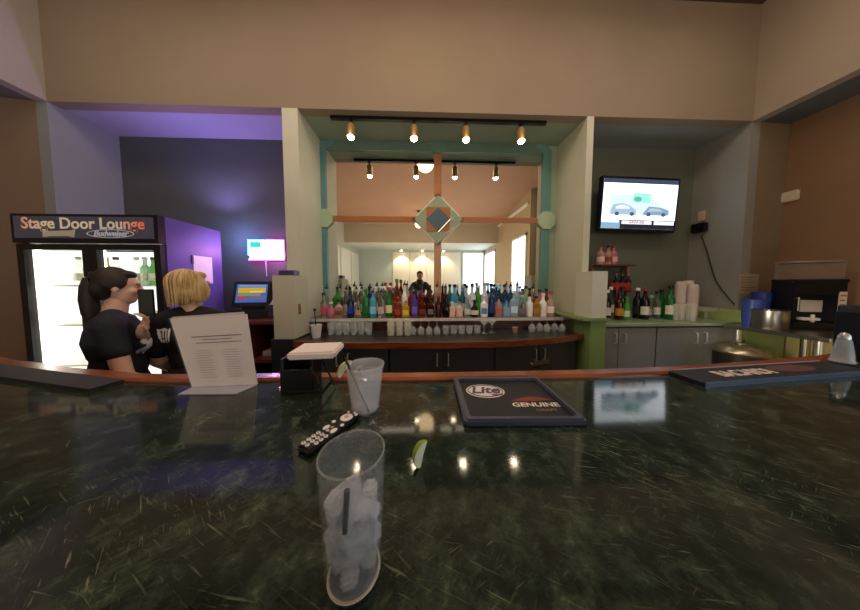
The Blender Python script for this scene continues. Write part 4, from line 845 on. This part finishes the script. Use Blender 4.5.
bm = NB(); lathe(bm, [(0, 0), (.010, 0), (.009, .005), (0, .006)], 14); o = obj('metal_button', bm, mat('#e0d6c4', .25, metal=.8), None, atz(283, 389, ZB)); tag(o, 'small shiny metal knob lying before the napkin caddy', 'knob')
# far plastic cup with straw and lime
cx_, cy_ = -.123, .455
t = thing('plastic_cup', 'frosted white plastic cup with straw and lime at the rail', 'cup', (cx_, cy_, ZB))
bm = NB(); lathe(bm, [(0, 0), (.026, 0), (.028, .003), (.0385, .094), (.0405, .096), (.0405, .099), (.0375, .099), (.0365, .095), (.026, .004), (0, .004)], 36); obj('cup', bm, mat('#f4f6fa', .3, alpha=.24), t)
bm = NB(); lathe(bm, [(0, .005), (.025, .005), (.0348, .080), (0, .080)], 32); obj('drink', bm, mat('#e4e8ee', .2, alpha=.1), t)
rr = random.Random(3)
bm = NB()
for k in range(5):
    M = Matrix.Translation((rr.uniform(-.016, .016), rr.uniform(-.014, .014), .082)) @ Matrix.Rotation(rr.uniform(0, 3), 4, Vector((rr.random(), rr.random(), 1)))
    vs = box(bm, (-.009, -.009, -.008), (.009, .009, .008), M)
bevelall(bm, .002, 2); ic = obj('ice_cubes', bm, glassm('#eef4f6', .08), t); ic['kind'] = 'stuff'
bm = NB(); tube(bm, [(.012, -.0225, .008), (-.036, -.016, .118)], .0024, 10); obj('straw', bm, BLACK, t)
def wedge(bm, R_, w, M):
    n = 12; top = []; 
    for k in range(n+1):
        a = PI*k/n; top.append((R_*math.cos(a), R_*math.sin(a)))
    c = [bm.verts.new(M @ Vector((p[0], 0, p[1]*0+0))) for p in [(R_, 0), (-R_, 0)]]
    L1 = [bm.verts.new(M @ Vector((p[0], -w*math.sin(PI*k/n), p[1]*.8))) for k, p in enumerate(top)]
    L2 = [bm.verts.new(M @ Vector((p[0], w*math.sin(PI*k/n), p[1]*.8))) for k, p in enumerate(top)]
    return L1, L2
LIME = mat('#7f9a2a', .35, noise=.15, nscale=60); FLESH = mat('#dfe8c8', .3, noise=.1, nscale=90)
def lime(name, label, loc, rot, parent=None, s=1.0):
    R_, n = .0145*s, 14
    bm = NB(); P = []
    for j in range(n+1):                 # rind: part of a sphere between two cut planes
        la = -PI/2+PI*j/n; row = []
        for i in range(7):
            lo = -.52+1.04*i/6; row.append(bm.verts.new((R_*1.25*math.sin(la), R_*math.cos(la)*math.sin(lo), R_*math.cos(la)*math.cos(lo))))
        P.append(row)
    for a, b in zip(P, P[1:]):
        for i in range(6): bm.faces.new((a[i], a[i+1], b[i+1], b[i]))
    bmesh.ops.remove_doubles(bm, verts=bm.verts, dist=1e-6)
    rind = mesh(bm)
    bm = NB()
    for lo in (-.52, .52):
        ctr = bm.verts.new((0, 0, R_*.05)); pts = [bm.verts.new((R_*1.22*math.sin(-PI/2+PI*j/n), R_*.97*math.cos(-PI/2+PI*j/n)*math.sin(lo), R_*.97*math.cos(-PI/2+PI*j/n)*math.cos(lo))) for j in range(n+1)]
        for j in range(n): bm.faces.new((ctr, pts[j], pts[j+1]))
    flesh = mesh(bm)
    if parent is None:
        t_ = thing(name, label, 'lime wedge', loc); t_.rotation_euler = rot
        obj('rind', rind, LIME, t_); obj('flesh', flesh, FLESH, t_)
    else:
        r_ = obj('lime_wedge', rind, mat('#a8b24a', .35), parent, loc); r_.rotation_euler = rot; obj('flesh', flesh, FLESH, r_)
lime('', '', (-.038, -.004, .088), (0, -.9, .3), t, 1.15)
X_ = Vector((.25, .05, .96)).normalized(); Z_ = Vector((-.98, -.08, .25)); Z_ = (Z_-X_*Z_.dot(X_)).normalized(); Y_ = Z_.cross(X_)
lime('lime_wedge', 'green lime wedge with pale flesh lying alone on the marble', tuple(atz(424, 467, ZB)+Vector((0, 0, .0195))), Matrix((X_, Y_, Z_)).transposed().to_euler(), None, 1.15)
# near glass with ice water
gx, gy = -.064, .190
t = thing('drinking_glass', 'tall clear glass of iced water with black straw nearest the viewer', 'glass', (gx, gy, ZB))
H_ = .118
bm = NB(); lathe(bm, [(0, 0), (.0225, 0), (.0245, .003), (.0275, .06), (.029, H_-.001), (.0284, H_), (.0278, H_-.001), (.0262, .06), (.0232, .008), (0, .007)], 48); obj('glass', bm, clearglass(.075, '#dfe8ea'), t)
bm = NB(); lathe(bm, [(0, .0085), (.0225, .0085), (.0255, .06), (.0266, .088), (0, .088)], 40); obj('water', bm, clearglass(.035, '#cfdbe6'), t)
bm = NB(); rr = random.Random(5)
for k in range(34):
    a = k*2.4; d = .0175*math.sqrt(rr.random()); z = .018+.062*k/33
    M = Matrix.Translation((d*math.cos(a), d*math.sin(a), z)) @ Matrix.Rotation(rr.uniform(0, 3), 4, Vector((rr.random(), rr.random(), rr.random())).normalized())
    box(bm, (-.0072, -.0072, -.0065), (.0072, .0072, .0065), M)
bevelall(bm, .0022, 2); ic = obj('ice_cubes', bm, mat('#dfeaf4', .1, alpha=.30, spec=1.0), t); ic['kind'] = 'stuff'
bm = NB(); tube(bm, [(.001, -.0245, .070), (.003, -.0235, .104)], .0024, 12); obj('straw', bm, BLACK, t); bm = NB(); lathe(bm, [(0, .001), (.0215, .001), (.0235, .006), (0, .007)], 40); plabel(obj('base', bm, mat('#d8d4c4', .15, alpha=.22), t), 'thick glass base paled by a painted-in caustic'); bm = NB(); lathe(bm, [(.0275, H_-.0005), (.0292, H_-.0002), (.0290, H_+.0008), (.0277, H_+.0008)], 40); obj('rim', bm, clearglass(.12, '#e6ecec'), t); bm = NB(); tube(bm, [(.0225*math.cos(2*PI*i/40), .0225*math.sin(2*PI*i/40), .004) for i in range(41)], .0012, 6); obj('caustic_ring', bm, mat('#e8e4d4', .15, alpha=.6), t)  # pale base and bright ring paint in the caustic at the glass foot
# remote control
pa, pb = atz(303, 455, ZB), atz(355, 417, ZB); dv = pb-pa; Lr = dv.length*1.02; Wr = .032
t = thing('remote_control', 'black remote control with white round buttons lying on the bar', 'remote control', (pa+pb)/2, math.atan2(dv.y, dv.x)-PI/2)
bm = NB(); box(bm, (-Wr/2, -Lr/2, 0), (Wr/2, Lr/2, .011)); bevelall(bm, .004, 3); obj('case', bm, mat('#0b0c12', .3), t)
BW = mat('#e6e2e0', .4)
BT = NB(); lathe(BT, [(.0036, 0), (.0036, .0012), (.003, .0018), (0, .0018)], 14); BTM = mesh(BT); BN = NB(); lathe(BN, [(.0016, .0017), (.0014, .0022), (0, .0022)], 10); BNM = mesh(BN)
for r in range(4):
    for c in range(3):
        if r == 0 and c == 2: continue
        b_ = obj('button', BTM, BW, t, ((c-1)*.0095, -Lr/2+.0085+r*.0088, .0109)); b_.scale = (1.05, .95, 1)
        obj('digit', BNM, mat('#5b5b66', .5), b_)
for x, y, sx, sy, m in ((-.0095, -.0045, 1.25, 1.9, BW), (.0095, -.0045, 1.25, 1.9, BW), (0, .0, .9, .9, mat('#b5803a', .4)), (0, -.009, .9, .8, mat('#c9c6c8', .4)), (-.011, .0125, 1, 1, BW), (.011, .0125, 1, 1, BW), (-.010, Lr/2-.008, .8, .8, BW), (.010, Lr/2-.0075, 1, 1, BW), (.003, Lr/2-.005, .8, .7, BW)):
    b_ = obj('button', BTM, m, t, (x, y, .0109)); b_.scale = (sx, sy, 1)
bm = NB(); lathe(bm, [(.0115, 0), (.0115, .0012), (.010, .002), (.0045, .002), (.0045, .0008)], 26); obj('navigation_ring', bm, BW, t, (0, Lr/2-.0225, .0109))
bm = NB(); lathe(bm, [(.004, 0), (.004, .002), (0, .0022)], 16); obj('button', bm, mat('#c7a59c', .4), t, (0, Lr/2-.0225, .0109))
# glass shaker at the right end
sp_ = Vector((1.385, .640, ZB+.012))
t = thing('glass_shaker', 'clear bell-shaped glass shaker with rounded top at the far end of the long bar mat', 'shaker', atz(842, 362, ZB+.012)); t.scale = (.52, .52, .85)
bm = NB(); lathe(bm, [(0, 0), (.044, 0), (.046, .004), (.040, .012), (.034, .05), (.026, .085), (.02, .09), (0, .092)], 28); obj('bell', bm, clearglass(.45, '#b9c8d0'), t)
bm = NB(); lathe(bm, [(.021, .086), (.024, .09), (.022, .104), (.012, .114), (0, .117)], 22); obj('cap', bm, mat('#b4c0c8', .15, metal=.7), t)
bm = NB(); box(bm, (0, 0, 0), (.12, .12, .012))
for a, b in (((0, 0, .012), (.006, .12, .17)), ((.114, 0, .012), (.12, .12, .17)), ((.006, .114, .012), (.114, .12, .19)), ((.006, 0, .012), (.114, .006, .11)), ((.057, .006, .012), (.063, .114, .15)), ((.006, .057, .012), (.057, .063, .15))): box(bm, a, b)
bevelall(bm, .002, 1); o = obj('bar_organizer', bm, mat('#0d0d10', .4), None, (1.53, .62, ZB)); tag(o, 'black open-topped compartment caddy at the end of the bar behind the shaker', 'caddy')

# ------------------------------------------------------------------ people
def bake_remesh(bm, voxel, smooth=3, name='body'):
    bmesh.ops.recalc_face_normals(bm, faces=bm.faces)
    me = bpy.data.meshes.new('raw'); bm.to_mesh(me); bm.free()
    o = bpy.data.objects.new('raw', me); COL.objects.link(o)
    r = o.modifiers.new('r', 'REMESH'); r.mode = 'VOXEL'; r.voxel_size = voxel
    s = o.modifiers.new('s', 'SMOOTH'); s.factor = .5; s.iterations = smooth
    dg = bpy.context.evaluated_depsgraph_get(); dg.update()
    out = bpy.data.meshes.new_from_object(o.evaluated_get(dg)); bpy.data.objects.remove(o)
    out.polygons.foreach_set('use_smooth', [True]*len(out.polygons)); out.name = name
    return out
def cap2(bm, p0, r0, p1, r1, seg=18):
    p0 = Vector(p0); p1 = Vector(p1); d = (p1-p0); n = 5
    tube(bm, [p0.lerp(p1, i/n) for i in range(n+1)], [r0+(r1-r0)*i/n for i in range(n+1)], seg)
    ball(bm, p0, r0*.995); ball(bm, p1, r1*.995)
def rotm(yaw=0, pitch=0, roll=0): return Matrix.Rotation(yaw, 4, 'Z') @ Matrix.Rotation(pitch, 4, 'X') @ Matrix.Rotation(roll, 4, 'Y')
def hand(bm, wrist, dirv, palmn, curl, s=1.0, side=1):
    """palm plus five separate fingers; dirv = along the fingers, palmn = the side the fingers close to"""
    w = Vector(wrist); d = Vector(dirv).normalized(); n = Vector(palmn); n = (n-d*n.dot(d)).normalized(); b = d.cross(n)*side
    M = Matrix((b, d, n)).transposed().to_4x4()
    ball(bm, w+d*.045*s, (.038*s, .05*s, .016*s), M)
    cap2(bm, w-d*.01, .024*s, w+d*.03*s, .026*s)
    for i, (o_, L_) in enumerate(((-.028, .066), (-.0095, .076), (.0095, .071), (.028, .056))):
        p = w+d*.082*s+b*o_*s; a = 0; rr_ = .0092*s
        for sgi, fr2 in enumerate((.42, .33, .25)):
            a += curl*(1+.12*i); q = p+(d*math.cos(a)+n*math.sin(a))*L_*fr2*s; cap2(bm, p, rr_, q, rr_*.9, 10); p = q; rr_ *= .9
    p = w+d*.022*s-b*.03*s; a1 = (d*.62-b*.7+n*.35).normalized(); q = p+a1*.036*s; cap2(bm, p, .0125*s, q, .0108*s, 10); q2 = q+(d*.85-b*.1+n*.5).normalized()*.03*s; cap2(bm, q, .0108*s, q2, .0088*s, 10)
def person(label, loc, rz, H, arms, head_rot, skin, shirt, trousers, hair_fn, build=1.0, chest=1.0, hy=1.0, sleeve=.55):
    """local axes: +Y forward, +X the person's right"""
    k = H/1.65
    root = thing('person', label, 'person', loc, rz)
    S = lambda x, y, z: Vector((x*build*k, y*k, z*k))
    bm = NB()
    hip, wst, chst, nk = S(0, 0, .90), S(0, .005, 1.05), S(0, .0, 1.24), S(0, -.005, 1.40)
    def torso(bm, g=0):
        ball(bm, S(0, -.005, .93), (.165*build*k+g, .12*k+g, .12*k+g)); ball(bm, S(0, .0, 1.06), (.135*build*k+g, .105*k+g, .14*k+g))
        ball(bm, S(0, -.005, 1.22), (.16*build*k+g, .115*k+g, .16*k+g)); ball(bm, S(0, -.01, 1.315), (.165*build*k+g, .085*k+g, .075*k+g))
        for s in (-1, 1): ball(bm, S(s*.065, .07+.012*chest, 1.205), (.062*k+g, .05*k*chest+g, .062*k+g))
    def shoulders(): return {s: S(s*.175, -.012, 1.325) for s in (-1, 1)}
    sh = shoulders()
    torso(bm)
    cap2(bm, S(0, -.015, 1.34), .054*k, S(0, .005, 1.45), .046*k)
    for s in (-1, 1):
        cap2(bm, S(s*.05, -.01, 1.36), .05*k, sh[s], .052*k)
        e, w_ = Vector(arms[s][0]), Vector(arms[s][1])
        cap2(bm, sh[s], .048*k*min(build, 1), e, .038*k); cap2(bm, e, .039*k, w_, .025*k)
        hd = arms[s][2] if len(arms[s]) > 2 else None
        hand(bm, w_, hd[0] if hd else (w_-e), hd[1] if hd else (-s*1.0, .3, 0), hd[2] if hd else .35, .95*k, hd[3] if hd else s)
        cap2(bm, S(s*.085, 0, .88), .088*k*build, S(s*.09, .01, .48), .055*k); cap2(bm, S(s*.09, .01, .48), .055*k, S(s*.09, -.01, .09), .036*k)
        ball(bm, S(s*.095, .05, .04), (.042*k, .115*k, .038*k))
    # head
    hc = S(0, .012, 1.545); M = Matrix.Translation(hc) @ head_rot @ Matrix.Diagonal((k, k*hy, k, 1))
    def hb(c, r, mm=None): ball(bm, Vector((0, 0, 0)), 1, M @ Matrix.Translation(c) @ (mm or Matrix()) @ Matrix.Diagonal((*r, 1)), 3)
    hb((0, -.012, .028), (.073, .092, .084)); hb((0, .028, -.03), (.056, .062, .075)); hb((0, .058, -.075), (.028, .03, .026)); hb((0, .03, -.062), (.05, .05, .04))
    hb((0, .088, .03), (.05, .012, .02))           # brow
    tubeM = [M @ Vector(p) for p in ((0, .088, .022), (0, .100, .0), (0, .112, -.018), (0, .09, -.028))]
    tube(bm, tubeM, [.009*k, .011*k, .0135*k, .008*k], 10); 
    for s in (-1, 1): hb((s*.011, .094, -.022), (.009, .01, .008)); hb((s*.072, -.005, -.008), (.009, .018, .03)); hb((s*.034, .068, -.02), (.024, .022, .022))
    hb((0, .086, -.049), (.021, .011, .0065)); hb((0, .084, -.06), (.018, .011, .007))
    body = obj('body', bake_remesh(bm, .0055, 3), skin, root)
    eyem = mat('#b9aca2', .4); iris = mat('#2c2018', .2)
    for s in (-1, 1):
        b1 = NB(); ball(b1, Vector(), 1, M @ Matrix.Translation((s*.031, .078, .006)) @ Matrix.Diagonal((.0125, .0115, .0062, 1))); eo = obj('eye', b1, eyem, root)
        b1 = NB(); ball(b1, Vector(), 1, M @ Matrix.Translation((s*.031, .0885, .006)) @ Matrix.Diagonal((.0062, .0035, .0058, 1))); obj('iris', b1, iris, eo)
        b1 = NB(); tube(b1, [M @ Vector((s*.016, .096, .024)), M @ Vector((s*.032, .094, .029)), M @ Vector((s*.048, .083, .024))], [.0025*k, .0035*k, .002*k], 6); obj('eyebrow', b1, mat('#33241a', .7), root)
    b1 = NB(); ball(b1, Vector(), 1, M @ Matrix.Translation((0, .091, -.0535)) @ Matrix.Diagonal((.019, .0085, .0072, 1))); obj('lips', b1, mat('#b0706a', .4), root)
    hair_fn(root, M, k)
    # shirt with short sleeves
    bm = NB(); g = .011*k; torso(bm, g)
    for s in (-1, 1):
        cap2(bm, S(s*.05, -.012, 1.366), .054*k, sh[s], .0575*k)
        e = Vector(arms[s][0]); w_ = Vector(arms[s][1])
        m_ = sh[s].lerp(e, sleeve); cap2(bm, sh[s], .0575*k, m_, .053*k)
        if sleeve > .95: cap2(bm, e, .056*k, w_.lerp(e, .12), .036*k)
    sm = bake_remesh(bm, .006, 4, 'shirt'); so = obj('shirt', sm, shirt, root)
    bm = NB(); ball(bm, S(0, -.005, .91), (.172*build*k, .128*k, .125*k))
    for s in (-1, 1): cap2(bm, S(s*.087, 0, .86), .096*k*build, S(s*.09, .01, .48), .066*k); cap2(bm, S(s*.09, .01, .48), .066*k, S(s*.09, -.01, .10), .05*k)
    obj('trousers', bake_remesh(bm, .009, 3, 'trousers'), trousers, root)
    for s in (-1, 1):
        b1 = NB(); ball(b1, S(s*.095, .05, .04), (.05*k, .125*k, .043*k)); obj('shoe', bake_remesh(b1, .012, 2), BLK_SOFT, root)
    return root, so, M, S
def decal(par, shirt_o, org, u, v, nrm, shapes, m, name='shirt_print'):
    """flat print pressed onto the cloth by ray casting"""
    dg = bpy.context.evaluated_depsgraph_get(); bvh = BVHTree.FromPolygons([v_.co.copy() for v_ in shirt_o.data.vertices], [p.vertices[:] for p in shirt_o.data.polygons])
    org, u, v, nrm = Vector(org), Vector(u).normalized(), Vector(v).normalized(), Vector(nrm).normalized()
    bm = NB(); st = .004
    def inside(a, b): return any(((a-cx)/rx)**2+((b-cy)/ry)**2 < 1 for cx, cy, rx, ry in shapes)
    vd = {}
    def vert(i, j):
        if (i, j) not in vd:
            p = org+u*i*st+v*j*st; h_ = bvh.ray_cast(p+nrm*.3, -nrm)
            vd[(i, j)] = bm.verts.new(h_[0]+nrm*.002) if h_[0] is not None else None
        return vd[(i, j)]
    for i in range(-30, 30):
        for j in range(-30, 30):
            if inside((i+.5)*st, (j+.5)*st):
                q = [vert(i, j), vert(i+1, j), vert(i+1, j+1), vert(i, j+1)]
                if all(q) and max((a.co-b.co).length for a in q for b in q) < .03: bm.faces.new(q)
    for v_ in [x for x in bm.verts if not x.link_faces]: bm.verts.remove(v_)
    if len(bm.faces): obj(name, bm, m, par)
    else: bm.free()
def ell(bm, M, c, r, rot=None): ball(bm, Vector(), 1, M @ Matrix.Translation(c) @ (rot or Matrix()) @ Matrix.Diagonal((*r, 1)), 3)
def hair_mat(h1, h2):
    m = wood(h1, h2, .62, (40, 4, 4)); m.node_tree.nodes['Principled BSDF'].inputs['Coat Weight'].default_value = 0; return m
DKH = hair_mat('#2b1b14', '#120b08'); BLH = hair_mat('#d8bd84', '#a88550')
def hair_pony(root, M, k):
    bm = NB(); ell(bm, M, (0, -.024, .036), (.081, .095, .088)); ell(bm, M, (0, -.065, -.01), (.07, .055, .075))
    ell(bm, M, (0, .036, .080), (.058, .046, .026)); 
    for s in (-1, 1): ell(bm, M, (s*.066, -.018, .03), (.018, .06, .05))
    hm = bake_remesh(bm, .005, 3, 'hair'); h_ = obj('hair', hm, DKH, root)
    bm = NB(); tube(bm, [M @ Vector(p) for p in ((0, -.085, .045), (0, -.108, .035), (0, -.115, -.01), (0.005, -.113, -.08), (.01, -.105, -.16), (.015, -.10, -.22))], [.022*k, .03*k, .032*k, .033*k, .027*k, .010*k], 14)
    obj('ponytail', bm, DKH, h_)
    bm = NB(); tube(bm, [M @ Vector((.03*math.cos(2*PI*i/16), -.108, .047+.03*math.sin(2*PI*i/16))) for i in range(17)], .008*k, 8); obj('hair_tie', bm, BLACK, h_)
def hair_bob(root, M, k):
    bm = NB(); ell(bm, M, (0, -.02, .034), (.084, .098, .086)); ell(bm, M, (0, -.05, -.035), (.086, .068, .085)); ell(bm, M, (0, .04, .085), (.06, .05, .03))
    for s in (-1, 1): ell(bm, M, (s*.076, .0, -.025), (.026, .06, .085))
    h_ = obj('hair', bake_remesh(bm, .006, 12, 'hair'), BLH, root)
    for i in range(26):
        a = -1.9+3.8*i/25; bm = NB()
    rr_ = random.Random(9); bm = NB()
    for i in range(46):
        a = rr_.uniform(-2.2, 2.2); pts = []
        for j in range(10):
            th = .15+j*.27; rx, ry, rz_ = .0875, .102, .0895
            x = rx*math.sin(th)*math.sin(a) if th < PI/2 else rx*math.sin(a)*(1-.08*(th-PI/2)); y = -.022-ry*(math.sin(th) if th < PI/2 else 1-.06*(th-PI/2))*math.cos(a); z = .038+rz_*math.cos(th) if th < PI/2 else .038-(th-PI/2)*.16
            pts.append(M @ Vector((x, y, z)))
        tube(bm, pts, [.0035*k]*9+[.001*k], 5)
    obj('hair_strands', bm, hair_mat('#e2cb98', '#b8955c'), h_)
def hair_short(root, M, k):
    bm = NB(); ell(bm, M, (0, -.025, .045), (.083, .093, .085)); ell(bm, M, (0, -.06, -.01), (.072, .045, .07)); ell(bm, M, (0, .04, .095), (.06, .05, .025))
    obj('hair', bake_remesh(bm, .006, 3, 'hair'), DKH, root)
SKIN = mat('#dcb09c', .5, noise=.05, nscale=9); NAVY = mat('#1d1f2b', .8, noise=.15, nscale=14, bump=.2, bscale=40); BLKT = mat('#111115', .8, noise=.15, nscale=14, bump=.2, bscale=40); PANTS = mat('#15151a', .8)
# woman in front of the cooler
W1 = Vector((-1.675, 1.23, 0)); f1 = Vector((.66, .75, 0)).normalized(); rz1 = math.atan2(-f1.x, f1.y); H1 = 1.475; k1 = H1/1.65
def toloc(W, rz, p): return Matrix.Rotation(-rz, 3, 'Z') @ (Vector(p)-W)
wr1 = toloc(W1, rz1, aty(142, 331, 1.20)); ph1 = aty(146.5, 303, 1.185)
hd1 = (toloc(W1, rz1, ph1+Vector((.01, .01, -.03)))-wr1).normalized()
ar1 = {1: (Vector((.215, .03, 1.03))*k1, Vector((.17, .22, .90))*k1), -1: (Vector((-.18, .10, 1.07))*k1, wr1, (hd1, toloc(Vector((0, 0, 0)), rz1, (-.3, -.75, .1)), .45, -1))}
p1, s1, M1, S1 = person('woman with dark ponytail in a navy tee holding a phone before the cooler', W1, rz1, H1, ar1, rotm(0, -.08), SKIN, NAVY, PANTS, hair_pony, .88, chest=.9, hy=.84, sleeve=.5)
decal(p1, s1, S1(.09, .13, 1.19), (-.85, .5, 0), (0, 0, 1), (.5, .85, 0), [(0, 0, .04, .035), (-.035, -.03, .018, .02), (.035, .035, .02, .018), (.0, -.045, .012, .015), (.04, -.02, .012, .022), (-.045, .02, .01, .018)], mat('#dcdce0', .7))
decal(p1, s1, S1(.05, .13, 1.275), (-.85, .5, 0), (0, 0, 1), (.5, .85, 0), [(0, 0, .03, .018), (.03, -.03, .03, .016)], mat('#b03a78', .6), 'pink_badge')
t = thing('smartphone', 'black smartphone held up by the ponytailed woman', 'phone', ph1, math.radians(6))
bm = NB(); box(bm, (-.037, -.004, -.073), (.037, .004, .073)); bevelall(bm, .003, 2); obj('case', bm, mat('#0b0c10', .25), t)
bm = NB(); box(bm, (-.033, -.0048, -.067), (.033, -.004, .067)); obj('screen', bm, mat('#14161d', .08), t)
# blonde woman
W2 = Vector((-1.435, 1.38, 0)); a2 = math.radians(125); f2 = Vector((math.cos(a2), math.sin(a2), 0)); rz2 = math.atan2(-f2.x, f2.y); H2 = 1.47; k2 = H2/1.65
ar2 = {1: (Vector((.22, .04, 1.06))*k2, Vector((.15, .24, .92))*k2), -1: (Vector((-.175, .05, 1.05))*k2, Vector((-.12, .23, .90))*k2)}
p2, s2, M2, S2 = person('blonde bob-haired woman seen from behind in a black tee', W2, rz2, H2, ar2, rotm(-.75, .02), SKIN, BLKT, PANTS, hair_bob, .80, sleeve=.75)
decal(p2, s2, S2(-.15, -.09, 1.235), (1, .3, 0), (0, 0, 1), (-.4, -.9, 0), [(-.035, 0, .008, .045), (-.012, .012, .010, .03), (-.012, -.03, .013, .012), (.016, .0, .008, .042), (.04, .006, .009, .04), (.0, .035, .03, .008)], mat('#e2e0de', .7))
bm = NB(); tube(bm, [M2 @ Vector((.082, -.012+.02*math.sin(2*PI*i/20), -.05+.02*math.cos(2*PI*i/20))) for i in range(21)], .0022, 6); obj('hoop_earring', bm, mat('#dcdce0', .15, metal=1), p2)
# photographer (seen in the mirror)
W3 = Vector((-.07, -.40, 0)); H3 = 1.72; k3 = H3/1.65
ar3 = {1: (Vector((.27, .12, 1.13))*k3, Vector((.075, .255, 1.36))*k3, ((-.15, .3, 1), (-.8, .3, 0), .4, 1)), -1: (Vector((-.27, .12, 1.13))*k3, Vector((-.075, .255, 1.36))*k3, ((.15, .3, 1), (.8, .3, 0), .4, -1))}
p3, s3, M3, S3 = person('dark-haired person in a black long-sleeved shirt taking the photograph, reflected in the mirror', W3, 0, H3, ar3, rotm(0, -.1), mat('#b98a72', .5), mat('#16161a', .8), PANTS, hair_short, .95, sleeve=1.0)
t = thing('camera_phone', 'dark phone held in both hands by the reflected photographer', 'phone', (-.07, -.095, 1.46))
bm = NB(); box(bm, (-.075, -.004, -.038), (.075, .004, .038)); bevelall(bm, .003, 2); obj('case', bm, mat('#15161a', .3), t)
bm = NB(); tube(bm, [(.055, .004, .018), (.055, .007, .018)], .009, 14); obj('lens', bm, mat('#30343c', .1, metal=.5), t)
